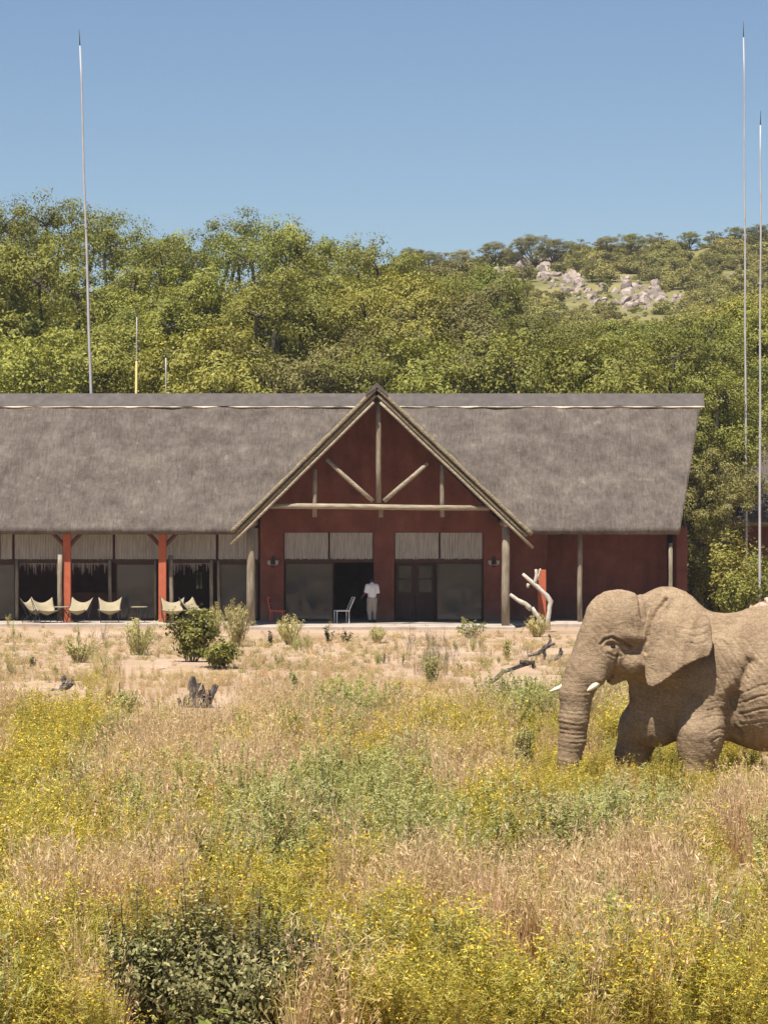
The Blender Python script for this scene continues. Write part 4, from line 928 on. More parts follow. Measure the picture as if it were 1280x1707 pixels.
# ------------------------------------------------------------------ person on the terrace, back to the camera
def figure():
    Yp = 118.3; e = empty('person', (gx(620, Yp), Yp, FL), .25)
    dark = pmat('dark_skin', [(.3, (.085, .05, .036)), (.7, (.12, .07, .05))], nscale=4); shirt = pmat('white_shirt', [(.3, (.62, .61, .62)), (.7, (.74, .73, .73))], nscale=5, bump=.3)
    trou = pmat('grey_trousers', [(.3, (.28, .245, .22)), (.7, (.36, .32, .29))], nscale=5, bump=.3); shoe = M['blackmetal']; hair = pmat('black_hair', [(.3, (.010, .009, .008)), (.7, (.018, .016, .014))], nscale=30, bump=.4)
    def limb(b, pts, k=.03):
        for p, q in zip(pts[:-1], pts[1:]): b.cone(p[:3], q[:3], p[3], q[3], k=k)
    ARML = [(-.19, 0, 1.42, .06), (-.27, -.03, 1.16, .05), (-.33, .16, 1.02, .038), (-.34, .20, .99, .03)]
    ARMR = [(.19, 0, 1.42, .06), (.26, .02, 1.14, .05), (.26, .10, .90, .038), (.26, .12, .84, .03)]
    LL = [(-.09, 0, .90, .10), (-.10, .05, .50, .07), (-.10, -.06, .10, .045)]; LR = [(.09, 0, .90, .10), (.11, .10, .50, .07), (.12, .12, .10, .045)]
    b = Body((-.48, -.3, -.02), (.48, .45, 1.82), .014)
    b.ell((0, .01, 1.66), (.078, .095, .118), k=.03); b.cone((0, 0, 1.45), (0, .01, 1.60), .06, .052, k=.04)
    b.ell((0, .10, 1.645), (.015, .02, .02), k=.02); b.ell((0, .085, 1.60), (.03, .02, .012), k=.02)
    for s_ in (-1, 1): b.ell((s_ * .08, .01, 1.655), (.014, .022, .034), k=.015)
    b.ell((0, 0, 1.28), (.17, .105, .24), k=.05); b.ell((0, 0, .98), (.155, .11, .14), k=.05)
    limb(b, ARML); limb(b, ARMR); limb(b, LL); limb(b, LR)
    for (c, d_) in (((-.34, .20, .985), (-.25, 1, -.35)), ((.26, .12, .835), (0, .25, -1))):
        c = Vector(c); d_ = Vector(d_).normalized(); sd = d_.cross(Vector((1, .2, 0))).normalized() if abs(d_.x) < .9 else Vector((0, 0, 1))
        b.cone(c[:], (c + d_ * .07)[:], .03, .033, k=.02)
        for i, ln in enumerate((.065, .078, .072, .055)):
            o = c + d_ * .075 + sd * (.017 * (i - 1.5)); b.cone(o[:], (o + d_ * ln * .55 + Vector((0, .004, 0)))[:], .0095, .009, k=.008); b.cone((o + d_ * ln * .55)[:], (o + d_ * ln + Vector((0, .018, -.006)))[:], .009, .008, k=.008)
        th = c + d_ * .03 + sd * .03; b.cone(th[:], (th + d_ * .045 + sd * .03)[:], .011, .009, k=.01)
    for p in (LL[-1], LR[-1]): b.cone((p[0], p[1] - .03, .05), (p[0], p[1] + .15, .035), .045, .035, k=.04)
    V, F = b.mesh(); link('body', np_mesh('body', V, F, smooth=True), dark, e)
    b = Body((-.45, -.3, .8), (.45, .3, 1.6), .013); b.ell((0, 0, 1.29), (.20, .135, .235), k=.05); b.cone((-.15, 0, 1.43), (.15, 0, 1.43), .085, .085, k=.06); b.cone((0, 0, 1.0), (0, 0, 1.3), .175, .165, k=.06, sq=.72)
    for A in (ARML, ARMR): m_ = tuple(A[0][i] + (A[1][i] - A[0][i]) * .85 for i in range(3)); b.cone(A[0][:3], m_, .085, .072, k=.04)
    b.cone((0, 0, 1.47), (0, 0, 1.53), .075, .065, k=.03)
    sl, X, Y, Z = b.win((-.45, -.3, .8), (.45, .3, 1.6), 0); b.cut(sl, np.broadcast_to((Z - .93), b.D[sl].shape).astype(np.float32), .02)
    V, F = b.mesh(); link('shirt', np_mesh('shirt', V, F, smooth=True), shirt, e)
    b = Body((-.35, -.3, .02), (.35, .4, 1.1), .013); b.ell((0, 0, .93), (.175, .13, .15), k=.05)
    for P in (LL, LR): limb(b, [(p[0], p[1], max(p[2], .14), p[3] + .026) for p in P], k=.05)
    V, F = b.mesh(); link('trousers', np_mesh('trousers', V, F, smooth=True), trou, e)
    for p in (LL[-1], LR[-1]):
        b = Body((p[0] - .1, p[1] - .15, -.01), (p[0] + .1, p[1] + .25, .16), .012); b.cone((p[0], p[1] - .03, .055), (p[0], p[1] + .15, .04), .058, .048, k=.03)
        V, F = b.mesh(); V[:, 2] = np.maximum(V[:, 2], 0); link('shoe', np_mesh('shoe', V, F, smooth=True), shoe, e)
    b = Body((-.13, -.15, 1.5), (.13, .15, 1.84), .012); b.ell((0, -.006, 1.685), (.086, .098, .105), k=.02); b.ell((0, .11, 1.62), (.10, .085, .09), k=.03, cut=True)
    V, F = b.mesh(); link('hair', np_mesh('hair', V, F, smooth=True), hair, e)
    tag(e, 'person in white shirt and grey trousers standing at the glass doors', 'person')
figure()

# ------------------------------------------------------------------ boulders of the hillside outcrop, rubble by the lodge
def rock_mesh(seed, flat=.8):
    rnd = random.Random(seed); import bmesh
    bm = bmesh.new(); bmesh.ops.create_icosphere(bm, subdivisions=2, radius=1)
    pl = [(Vector((rnd.gauss(0, 1), rnd.gauss(0, 1), rnd.gauss(0, 1))).normalized(), rnd.uniform(.42, .8)) for _ in range(11)]
    o = Vector((seed * 3.1, 0, 0))
    for v in bm.verts:
        for n, d in pl:
            k = v.co.dot(n)
            if k > d: v.co -= n * (k - d) * .92
        v.co *= 1 + .07 * mnoise.noise(v.co * 2.2 + o); v.co.z *= flat
    me = bpy.data.meshes.new('boulder'); bm.to_mesh(me); bm.free()
    return me
ROCKS = [rock_mesh(s, .7 + .08 * (s % 5)) for s in range(8)]
for r_ in ROCKS: r_.materials.append(M['rock'])
RUB = [r_.copy() for r_ in ROCKS[:4]]
for r_ in RUB: r_.materials.clear(); r_.materials.append(M['rubble'])
def hill_hit(px, py):
    """where the line of sight through a pixel meets the hill"""
    lo = 180.0
    for k in range(400):
        Y = lo + k * .7
        if hz(gx(px, Y), Y) >= gz(py, Y): return gx(px, Y), Y
    return None
rnd = random.Random(17)
SPOTS = []
band = [(885, 440, 16), (905, 447, 18), (925, 456, 20), (945, 468, 20), (965, 478, 18), (930, 478, 14), (955, 488, 14), (905, 465, 10), (920, 436, 10),
        (1040, 470, 14), (1052, 482, 18), (1075, 492, 20), (1030, 500, 20), (1055, 505, 18), (1095, 502, 16), (1010, 508, 14), (1080, 512, 14), (1115, 505, 12), (985, 490, 12), (1125, 498, 10), (978, 494, 14), (995, 500, 14), (1000, 484, 10), (870, 452, 9), (895, 432, 9),
        (835, 458, 12), (842, 472, 9), (828, 466, 8), (770, 485, 8), (778, 492, 7), (800, 510, 9), (815, 520, 8), (1215, 465, 8), (1160, 410, 6)]
for (cx, cy, sp) in band:
    for k in range(max(2, int(sp / 1.9))):
        SPOTS.append((cx + rnd.uniform(-1, 1) * sp, cy + rnd.uniform(-.6, .6) * sp, rnd.choice((4, 5, 5, 6, 7, 8, 10, 13)) * rnd.uniform(.8, 1.15) * (1.1 if sp > 15 else .8)))
OUT = []
for i, (px, py, rp) in enumerate(SPOTS):
    h = hill_hit(px, py)
    if not h: continue
    x, Y = h; s = rp / (FPX / Y); OUT.append((x, Y, s))
    o = bpy.data.objects.new('boulder', ROCKS[rnd.randrange(8)]); C.objects.link(o)
    o.location = (x, Y, hz(x, Y) + s * .12); o.scale = (s * rnd.uniform(.9, 1.3), s, s * rnd.uniform(.9, 1.6)); o.rotation_euler = (rnd.uniform(-.5, .5), rnd.uniform(-.5, .5), rnd.uniform(0, 6.28))
    hp_ = 'left heap' if 860 < px < 1000 else 'right heap' if 1000 <= px < 1140 else None
    tag(o, f'pinkish grey boulder in the {hp_} of the hillside rock outcrop' if hp_ else 'scattered pale boulder showing between scrub on the hillside', 'boulder', f'boulders of the {hp_}' if hp_ else 'scattered hillside boulders')
for i, (px, py, rp) in enumerate([(1262, 985, 9), (1272, 978, 11), (1280, 990, 12), (1252, 997, 7), (1244, 1003, 6), (1190, 998, 6), (1200, 992, 7), (1207, 996, 5), (1196, 1012, 5), (1292, 985, 13)]):
    Y = 118.2 + .15 * (i % 4); x = gx(px, Y); s = rp * Y / FPX
    o = bpy.data.objects.new('rubble_stone', RUB[i % 4]); C.objects.link(o); o.scale = (s * 1.2, s, s); o.rotation_euler = (rnd.uniform(-.4, .4), rnd.uniform(-.4, .4), rnd.uniform(0, 6.28))
    o.location = (x, Y, max(gh(x, Y) + s * .3, gz(py, Y) if i < 5 or i == 9 else .2))
    o.location.z = gh(x, Y) + s * .45
    tag(o, 'pink sandstone block in the rubble heap behind the elephant back', 'stone', 'rubble stones behind the elephant')
for i, (px, py, rp, lb) in enumerate([(676, 1104, 7, 'small pale stone lying in the short grass below the porch'), (735, 1180, 12, 'low pale stone in the bare patch in the middle of the field'), (698, 1187, 14, 'wide pale stone at the left of the bare patch in the field'),
                                      (265, 1118, 14, 'flat pale stone by the foot of the leafy green bush'), (30, 1152, 13, 'flat pale stone near the left edge of the field')]):
    Y = gy(py); x = gx(px, Y); s = rp * Y / FPX
    o = bpy.data.objects.new('field_stone', RUB[i % 4]); C.objects.link(o); o.location = (x, Y, gh(x, Y) + s * .12); o.scale = (s * 1.5, s, s * .5); o.rotation_euler = (0, 0, i * 1.3)
    tag(o, lb, 'stone')

# ------------------------------------------------------------------ instanced ground cover ("stuff")
def scatter(name, protos, pts, rots, scls, ids, label, cat):
    """one object: points that carry copies of the small plants in `protos`"""
    col = bpy.data.collections.new(name + '_plants')
    for i, (me) in enumerate(protos):
        o = bpy.data.objects.new(f'{name}_plant_{i:02d}', me); col.objects.link(o)
    me = bpy.data.meshes.new(name); n = len(pts)
    me.vertices.add(n); me.vertices.foreach_set('co', np.asarray(pts, dtype=np.float32).ravel())
    a = me.attributes.new('rot', 'FLOAT_VECTOR', 'POINT'); a.data.foreach_set('vector', np.asarray(rots, dtype=np.float32).ravel())
    a = me.attributes.new('scl', 'FLOAT_VECTOR', 'POINT'); a.data.foreach_set('vector', np.asarray(scls, dtype=np.float32).ravel())
    a = me.attributes.new('idx', 'INT', 'POINT'); a.data.foreach_set('value', np.asarray(ids, dtype=np.int32))
    o = bpy.data.objects.new(name, me); C.objects.link(o)
    g = bpy.data.node_groups.new(name, 'GeometryNodeTree')
    g.interface.new_socket('Geometry', in_out='INPUT', socket_type='NodeSocketGeometry'); g.interface.new_socket('Geometry', in_out='OUTPUT', socket_type='NodeSocketGeometry')
    gi = g.nodes.new('NodeGroupInput'); go = g.nodes.new('NodeGroupOutput'); ci = g.nodes.new('GeometryNodeCollectionInfo')
    ci.inputs['Collection'].default_value = col; ci.inputs['Separate Children'].default_value = True; ci.inputs['Reset Children'].default_value = True
    ip = g.nodes.new('GeometryNodeInstanceOnPoints'); ip.inputs['Pick Instance'].default_value = True
    def na(t, nm):
        q = g.nodes.new('GeometryNodeInputNamedAttribute'); q.data_type = t; q.inputs['Name'].default_value = nm; return q.outputs['Attribute']
    L = g.links.new
    L(gi.outputs[0], ip.inputs['Points']); L(ci.outputs[0], ip.inputs['Instance']); L(na('INT', 'idx'), ip.inputs['Instance Index'])
    L(na('FLOAT_VECTOR', 'rot'), ip.inputs['Rotation']); L(na('FLOAT_VECTOR', 'scl'), ip.inputs['Scale']); L(ip.outputs[0], go.inputs[0])
    md = o.modifiers.new('scatter', 'NODES'); md.node_group = g
    return tag(o, label, cat, kind='stuff')

def ribbons(rng, n, h, spread, wd, bend=.35, seg=3, tipw=.25, base=.06):
    """n curved blades growing from the origin"""
    a = rng.uniform(0, 2 * np.pi, n); hh = h * rng.uniform(.5, 1.05, n); r0 = base * np.sqrt(rng.random(n)); a0 = rng.uniform(0, 2 * np.pi, n)
    sp = spread * rng.uniform(.15, 1, n); fa = rng.uniform(0, 2 * np.pi, n)
    rows = []
    for k in range(seg + 1):
        t = k / seg
        x = r0 * np.cos(a0) + np.cos(a) * sp * (t * (1 - bend) + bend * t * t); y = r0 * np.sin(a0) + np.sin(a) * sp * (t * (1 - bend) + bend * t * t); z = hh * (t - .12 * bend * t * t) - .02
        w_ = wd * (1 - (1 - tipw) * t) * .5
        rows.append(np.stack([x - np.cos(fa) * w_, y - np.sin(fa) * w_, z], 1)); rows.append(np.stack([x + np.cos(fa) * w_, y + np.sin(fa) * w_, z], 1))
    V = np.stack(rows, 1).reshape(-1, 3); m = 2 * (seg + 1); b = (np.arange(n) * m)[:, None]
    F = np.concatenate([b + np.array([2 * k, 2 * k + 1, 2 * k + 3, 2 * k + 2]) for k in range(seg)], 0)
    tips = (rows[-1] + rows[-2]) * .5; mids = (rows[-3] + rows[-4]) * .5
    return V, F, tips, mids
def merge(parts, mats, name):
    Vs = []; Fs = []; Ms = []; b = 0
    for V, F, mi in parts: Vs.append(V); Fs.append(F + b); Ms.append(np.full(len(F), mi)); b += len(V)
    me = np_mesh(name, np.concatenate(Vs), Fs, np.concatenate(Ms))
    for m in mats: me.materials.append(M[m])
    return me
def dry_tuft(sd, h=.6, n=46, mat='straw', spread=.22, wd=.007):
    rng = np.random.default_rng(sd); V, F, tips, mids = ribbons(rng, n, h, spread, wd, .5)
    k = rng.permutation(n)[:n // 2]; d = tips[k] - mids[k]; d /= np.linalg.norm(d, axis=1, keepdims=True)
    c = np.repeat(tips[k], 5, 0) + rng.normal(size=(len(k) * 5, 3)) * np.array((.012, .012, .035)); LV, LF = leaf_quads(c, len(c), .05, .009, rng, dirs=np.repeat(d, 5, 0), up=.1)
    return merge([(V, F, 0), (LV, LF, 0)], [mat], 'tuft')
def herb(sd, h, stems, leaf, lw, per, mats, flower=0, spread=.2, upl=.7, fsize=.022, fr=.035):
    rng = np.random.default_rng(sd); V, F, tips, mids = ribbons(rng, stems, h, spread, .007, .3, tipw=.5)
    P = V.reshape(stems, 4, 2, 3).mean(2); cs = []; ds = []
    for i in range(stems):
        t = rng.uniform(.15, 1, per) ** .75 * 3; k = np.clip(t.astype(int), 0, 2); f = (t - k)[:, None]; q = P[i][k] * (1 - f) + P[i][k + 1] * f
        az = rng.uniform(0, 6.28, per); d = np.stack([np.cos(az), np.sin(az), np.full(per, upl)], 1); d /= np.linalg.norm(d, axis=1, keepdims=True)
        cs.append(q + d * leaf * .45); ds.append(d)
    LV, LF = leaf_quads(np.concatenate(cs), 0, leaf, lw, rng, up=1.1, dirs=np.concatenate(ds)); pr = [(V, F, 0), (LV, LF, 0)]
    if flower:
        c = np.repeat(tips, flower, 0) + rng.normal(size=(stems * flower, 3)) * np.array((fr, fr, fr * .8)); FV, FF = leaf_quads(c, 0, fsize, fsize * .9, rng, up=.8); pr.append((FV, FF, 1))
    return merge(pr, mats, 'herb')
P_DRY = [dry_tuft(s, .62, 46) for s in range(4)] + [dry_tuft(10 + s, .78, 34, 'straw2', .16) for s in range(3)]
P_SHORT = [dry_tuft(20 + s, .15, 34, 'short', .16, .008) for s in range(3)] + [dry_tuft(30 + s, .17, 34, 'straw2', .16, .007) for s in range(2)]
P_YEL = [herb(40 + s, .62, 13, .060, .011, 30, ['yherb', 'yflower'], 1, .24, fsize=.016) for s in range(4)] + [herb(50 + s, .75, 11, .065, .011, 30, ['yherb', 'yflower'], 4, .20, fsize=.020) for s in range(3)]
P_SAGE = [herb(60 + s, .72, 17, .055, .013, 46, ['leafSage'], 0, .20, 1.9) for s in range(4)] + [herb(66 + s, .5, 10, .06, .016, 26, ['leafShrub'], 0, .18, .9) for s in range(2)]
P_AMB = [herb(70 + s, .22, 14, .055, .03, 14, ['amber'], 0, .26, .3) for s in range(3)]
P_TWIG = [herb(80 + s, .62, 7, .03, .010, 9, ['twig'], 0, .20, .8) for s in range(3)]
# where each kind grows: soft patches given in photograph pixels and carried onto the plain
ZONES = [ # cx, cy, rx, ry, kind, weight
    ('y', 110, 1290, 190, 75, 2.6), ('y', 40, 1420, 150, 90, 2.2), ('y', 150, 1560, 200, 110, 2.2), ('y', 1010, 1335, 190, 55, 3.4), ('y', 1200, 1330, 160, 60, 3.4), ('y', 1085, 1300, 120, 40, 3.0),
    ('y', 740, 1300, 95, 45, 2.4), ('y', 560, 1300, 80, 30, 1.2), ('y', 900, 1420, 160, 70, 1.8), ('y', 620, 1610, 160, 80, 1.8), ('y', 1200, 1610, 150, 90, 1.2), ('y', 60, 1670, 120, 60, 1.6), ('y', 830, 1600, 150, 60, 1.2),
    ('d', 330, 1290, 100, 55, 3.4), ('d', 430, 1330, 80, 70, 2.2), ('d', 250, 1370, 60, 50, 2.0), ('d', 480, 1225, 120, 30, 1.8), ('d', 960, 1300, 30, 20, .5), ('d', 560, 1170, 260, 45, 1.5), ('d', 200, 1200, 200, 30, 1.2), ('d', 830, 1180, 140, 50, 1.3), ('d', 1190, 1430, 110, 55, 2.6), ('d', 800, 1360, 70, 55, 3.0),
    ('d', 1010, 1590, 200, 70, 1.8), ('d', 100, 1610, 80, 60, 1.0), ('d', 620, 1560, 80, 60, .8), ('d', 850, 1530, 150, 45, 1.2), ('d', 600, 1270, 120, 40, 1.0), ('d', 960, 1230, 70, 40, 1.0),
    ('s', 520, 1400, 110, 75, 2.6), ('s', 640, 1440, 60, 75, 2.0), ('s', 690, 1490, 60, 70, 1.4), ('s', 780, 1450, 70, 60, 1.6), ('s', 590, 1215, 60, 40, 1.3), ('s', 870, 1230, 60, 45, 1.4), ('s', 1100, 1420, 60, 60, 1.4), ('s', 980, 1490, 70, 60, 1.6), ('s', 730, 1610, 60, 70, 1.2), ('s', 430, 1450, 60, 50, 1.2), ('s', 1010, 1180, 40, 40, 1.2),
    ('a', 780, 1690, 130, 40, 4.0), ('a', 100, 1700, 120, 40, 2.6), ('a', 1230, 1690, 120, 40, 2.0), ('a', 930, 1690, 100, 30, 2.0),
    ('t', 340, 1400, 40, 60, .9), ('t', 600, 1220, 60, 40, .5), ('t', 720, 1110, 50, 40, .5), ('t', 430, 1240, 60, 40, .5), ('t', 1070, 1560, 80, 60, .4)]  # first patch: dark weeds added to stand in for shadow at plant bases
BARE = [(700, 1187, 75, 20), (285, 1205, 90, 22), (1262, 1490, 62, 34), (40, 1155, 70, 16), (300, 1112, 90, 12), (880, 1140, 60, 18), (180, 1425, 35, 22), (370, 1690, 200, 75), (345, 1760, 120, 60), (330, 1205, 62, 40), (105, 1176, 45, 32), (208, 1215, 36, 22), (285, 1214, 120, 36), (850, 1140, 60, 22)]
rng = np.random.default_rng(77); rnd = random.Random(77)
kinds = {k: ([], [], [], []) for k in 'ydsatg'}
def cell(Y0, Y1, dens):
    x0, x1 = gx(-230, Y1), gx(1620, Y1); n = int((Y1 - Y0) * (x1 - x0) * dens)
    for _ in range(n):
        Y = rnd.uniform(Y0, Y1); x = rnd.uniform(x0, x1)
        px = 640 + x * FPX / Y; py = HOR + EYE * FPX / Y
        if px < -260 or px > 1650: continue
        wts = {'y': .62, 'd': .26, 's': .30, 'a': .0, 't': .06}
        if py < 1215: wts.update(y=.0, d=.36 + .3 * max(0, min(1, (py - 1110) / 60)), s=.035)
        if py > 1560: wts['d'] = .34
        for (k, cx, cy, rx, ry, wt) in ZONES:
            q = ((px - cx) / rx) ** 2 + ((py - cy) / ry) ** 2
            if q < 5: wts[k] += wt * math.exp(-q * 1.1)
        nn = mnoise.noise(Vector((x * .55, Y * .28, 3))); n2 = mnoise.noise(Vector((x * .5 + 40, Y * .25, 9)))
        wts['y'] *= max(.05, 1 + 2.4 * nn); wts['d'] *= max(.08, 1 - 2.0 * nn); wts['s'] *= max(.05, 1 + 2.8 * n2); wts['t'] *= max(0, 1 - 2 * n2)
        cover = 1.0 if py > 1215 else .25 + .75 * max(0, min(1, (py - 1085) / 110))
        cover *= max(.12, min(1.0, .62 + 1.25 * mnoise.noise(Vector((x * .95, Y * .5, 21)))))
        for (cx, cy, rx, ry) in BARE:
            q = ((px - cx) / rx) ** 2 + ((py - cy) / ry) ** 2
            if q < 1.6: cover *= .04 + .5 * max(0, q - .6)
        if py < 1062: cover *= .10
        short = py < 1150 and rnd.random() < .9 * (1 - max(0, (py - 1100) / 70))
        if py < 1190: cover *= .78
        if rnd.random() > cover * (1.0 if not short else 2.0): continue
        for k in wts: wts[k] = max(0, wts[k]) ** 2.3
        r_ = rnd.random() * sum(wts.values()); kd = 'd'
        for k, v in wts.items():
            r_ -= v
            if r_ <= 0: kd = k; break
        if short and kd == 'd': kd = 'g'
        s = rnd.uniform(.6, 1.25) * (1 + .35 * mnoise.noise(Vector((x * 1.1, Y * .6, 33)))) * (1.25 if py > 1215 else 1.0) * (1.15 if kd == 's' else 1.0)
        if px > 880 and 1275 < py < 1440: s *= .62 + .3 * max(0, (py - 1340) / 100)
        if kd == 'd' and py > 1230: s *= 1.2
        if kd in 'ds' and py < 1200: s *= .62
        if kd == 'd' and py < 1200 : s *= .8
        K = kinds[kd]; K[0].append((x, Y, gh(x, Y) - .01)); K[1].append((rnd.uniform(-.16, .16), rnd.uniform(-.16, .16), rnd.uniform(0, 6.28))); K[2].append((s * rnd.uniform(.9, 1.2),) * 2 + (s,)); K[3].append(rnd.randrange(1000))
for Y0, Y1, dn in ((26, 40, 34), (40, 55, 30), (55, 70, 24), (70, 92, 20), (92, 117, 15)): cell(Y0, Y1, dn)
for k, nm, pr, lb, ct in (('y', 'yellow_herbs', P_YEL, 'yellow flowering herbs covering the near plain', 'herbs'), ('d', 'dry_grass', P_DRY, 'tall pale dry grass over the plain', 'grass'), ('s', 'sage_herbs', P_SAGE, 'pale green leafy herbs among the dry grass', 'herbs'),
                          ('a', 'amber_ground_cover', P_AMB, 'low amber leafed ground cover at the bottom edge', 'ground cover'), ('t', 'twiggy_weeds', P_TWIG, 'thin brown leafless weeds among the grass', 'weeds'), ('g', 'short_grass', P_SHORT, 'short olive and straw grass in front of the terrace', 'grass')):
    K = kinds[k]; ids = [i % len(pr) for i in K[3]]
    scatter(nm, pr, K[0], K[1], K[2], ids, lb, ct)
print('COVER', {k: len(v[0]) for k, v in kinds.items()})

# hillside scrub: one mass
def scrub_proto(sd, n=900):
    rng = np.random.default_rng(sd); c = []; od = []
    for k in range(7):
        o = np.array((rng.uniform(-.7, .7), rng.uniform(-.7, .7), rng.uniform(.35, 1.25))); q = blob_points(n // 7, rng, (.55, .55, .42), .4); c.append(q + o); od.append(q / (np.linalg.norm(q, axis=1, keepdims=True) + 1e-6))
    c = np.concatenate(c); V, F = leaf_quads(c, 0, .20, .14, rng, up=.35, out=np.concatenate(od)); me = np_mesh('scrub', V, F); me.materials.append(M['leafHill']); return me
P_SCRUB = [scrub_proto(200 + s) for s in range(5)]
pts = []; rots = []; scl = []; ids = []
for _ in range(9500):
    Y = rnd.uniform(175, 420); x = rnd.uniform(-.14 * Y, .165 * Y)
    dn = mnoise.noise(Vector((x * .06, Y * .035, 2)))
    if rnd.random() > .78 + .5 * dn: continue
    if any((x - ox) ** 2 + ((Y - oy) * .35) ** 2 < (os_ + .35) ** 2 for ox, oy, os_ in OUT): continue
    s = rnd.uniform(.55, 1.35) * (1 + .4 * dn)
    bx, bt = 640 + x * FPX / Y, HOR - (hz(x, Y) + 1.6 * s - EYE) * FPX / Y
    if any(abs(bx - a) < c_ + 10 and bt < b_ + 14 and HOR - (hz(x, Y) - EYE) * FPX / Y > b_ - 12 for a, b_, c_ in band) and rnd.random() < .93:
        if rnd.random() < .25: continue
        s = rnd.uniform(.18, .45)
    pts.append((x, Y, hz(x, Y) - .1)); rots.append((0, 0, rnd.uniform(0, 6.28))); scl.append((s * 1.15, s * 1.15, s)); ids.append(rnd.randrange(5))
scatter('hill_scrub', P_SCRUB, pts, rots, scl, ids, 'olive green scrub covering the hillside behind the lodge', 'scrub')
for i, (px, top, k) in enumerate([(686, 406, 3), (716, 412, 3), (742, 413, 2), (772, 409, 3), (824, 396, 3), (862, 403, 2), (888, 384, 3), (925, 391, 3), (968, 391, 2), (1012, 387, 3), (1050, 382, 3), (1098, 380, 2), (1150, 379, 3), (1190, 377, 2), (1225, 371, 3), (1268, 367, 3)]):
    tree(px, 402 + rnd.uniform(-6, 4), top + 6, k, 'leafHill', f'small tree on the hill crest, {ORD[i] if i < 15 else "last"} from the left along the skyline', rnd.uniform(0, 6.28), group='trees along the hill crest', wide=1.7)
for i, (px, py, hp, k, lm, lb) in enumerate([(985, 470, 40, 2, 'leafC', 'dark bushy tree growing between the two heaps of boulders'), (1012, 490, 26, 3, 'leafB', 'small green bush among the boulders of the outcrop'),
                                            (960, 452, 34, 3, 'leafC', 'brownish bush above the left heap of boulders'), (1180, 455, 34, 2, 'leafC', 'dark tree on the slope right of the boulders'), (880, 500, 30, 3, 'leafA', 'green bush below the left end of the boulders')]):
    h = hill_hit(px, py)
    if h: tree(px, h[1], py - hp, k, lm, lb, i * 1.1, wide=.95)

# ------------------------------------------------------------------ dead wood
def branch(name, label, cat, lines, Y, mat, seed, n=8):
    """each line: (px,py,radius_px[,dy]) points at distance Y; the first line is the main limb"""
    x0, y0 = lines[0][0][:2]; org = Vector((gx(x0, Y), Y, gz(y0, Y))); e = empty(name, org); rr = random.Random(seed)
    for k, ln in enumerate(lines):
        pts = []; rad = []
        for j, q in enumerate(ln):
            dy = q[3] if len(q) > 3 else 0; yy = Y + dy
            pts.append(Vector((gx(q[0], yy), yy, gz(q[1], yy))) - org); rad.append(q[2] * Y / FPX)
        P = []; Rd = []
        for j in range(len(pts) - 1):
            for t in (0, .5): P.append(pts[j].lerp(pts[j + 1], t) + Vector((rr.uniform(-1, 1), rr.uniform(-1, 1), rr.uniform(-1, 1))) * rad[j] * .25 * (t > 0)); Rd.append(rad[j] * (1 - t) + rad[j + 1] * t)
        P.append(pts[-1]); Rd.append(rad[-1])
        MB().tube(P, Rd, n=n, wob=.24 if mat == 'deadwood' else .34, rnd=rr).build('limb' if k else 'main_limb', M[mat], e, smooth=mat == 'deadwood')
    return tag(e, label, cat)
branch('dead_branch', 'bleached white forked dead branch standing in front of the orange post', 'branch',
       [[(913, 1050, 4.5), (915, 1020, 4.2), (918, 1003, 4.0), (903, 986, 3.8), (888, 972, 4.2), (871, 957, 2.4)], [(891, 975, 3.0), (894, 960, 2.4), (893, 949, 1.8)], [(895, 966, 2.2), (899, 955, 1.8), (901, 948, 1.4)],
        [(886, 1016, 4.5), (876, 1007, 3.8), (862, 1000, 3.2), (850, 991, 2.6)], [(886, 1014, 3.5), (897, 1028, 4.0), (907, 1050, 4.0)], [(881, 973, 3.0), (879, 980, 1.8)]], 112.5, 'deadwood', 4)
branch('fallen_branch', 'long grey fallen branch lying in the dry grass left of the elephant trunk', 'branch',
       [[(806, 1142, 2.6), (822, 1135, 3.2), (840, 1120, 3.6, .3), (868, 1110, 3.2, .6), (886, 1105, 3.0, .8)], [(866, 1103, 3.0, .6), (878, 1104, 2.8, .6), (888, 1104, 4.5, .8), (891, 1114, 3.0, .8)]], 81.5, 'char', 6)
branch('fallen_branch', 'dark crooked fallen branch beside the forehead of the elephant', 'branch',
       [[(880, 1094, 2.2), (896, 1089, 3.0), (906, 1082, 4.2), (914, 1076, 4.0), (925, 1074, 2.5)], [(906, 1082, 3.2), (908, 1092, 2.8), (906, 1100, 1.8)], [(914, 1076, 3), (918, 1066, 2.2), (914, 1058, 1.6)]], 90, 'char', 8)
branch('fallen_branch', 'short dark stick near the elephant forehead, lowest of the dead wood', 'branch', [[(922, 1102, 2.2), (931, 1094, 3.5), (936, 1086, 3.8), (934, 1080, 1.8)], [(914, 1104, 3), (921, 1102, 2.6)]], 90.5, 'char', 9)
branch('dead_log', 'short charred dark log lying in the grass at the far left', 'log',
       [[(92, 1158, 3.5), (101, 1152, 5), (112, 1143, 6.5), (122, 1136, 7)], [(108, 1142, 4.5), (106, 1133, 4.5), (107, 1127, 3.5)], [(100, 1154, 3), (88, 1150, 2.6), (80, 1156, 1.8)], [(96, 1152, 2.4), (86, 1160, 1.6)]], 77.5, 'char', 12)
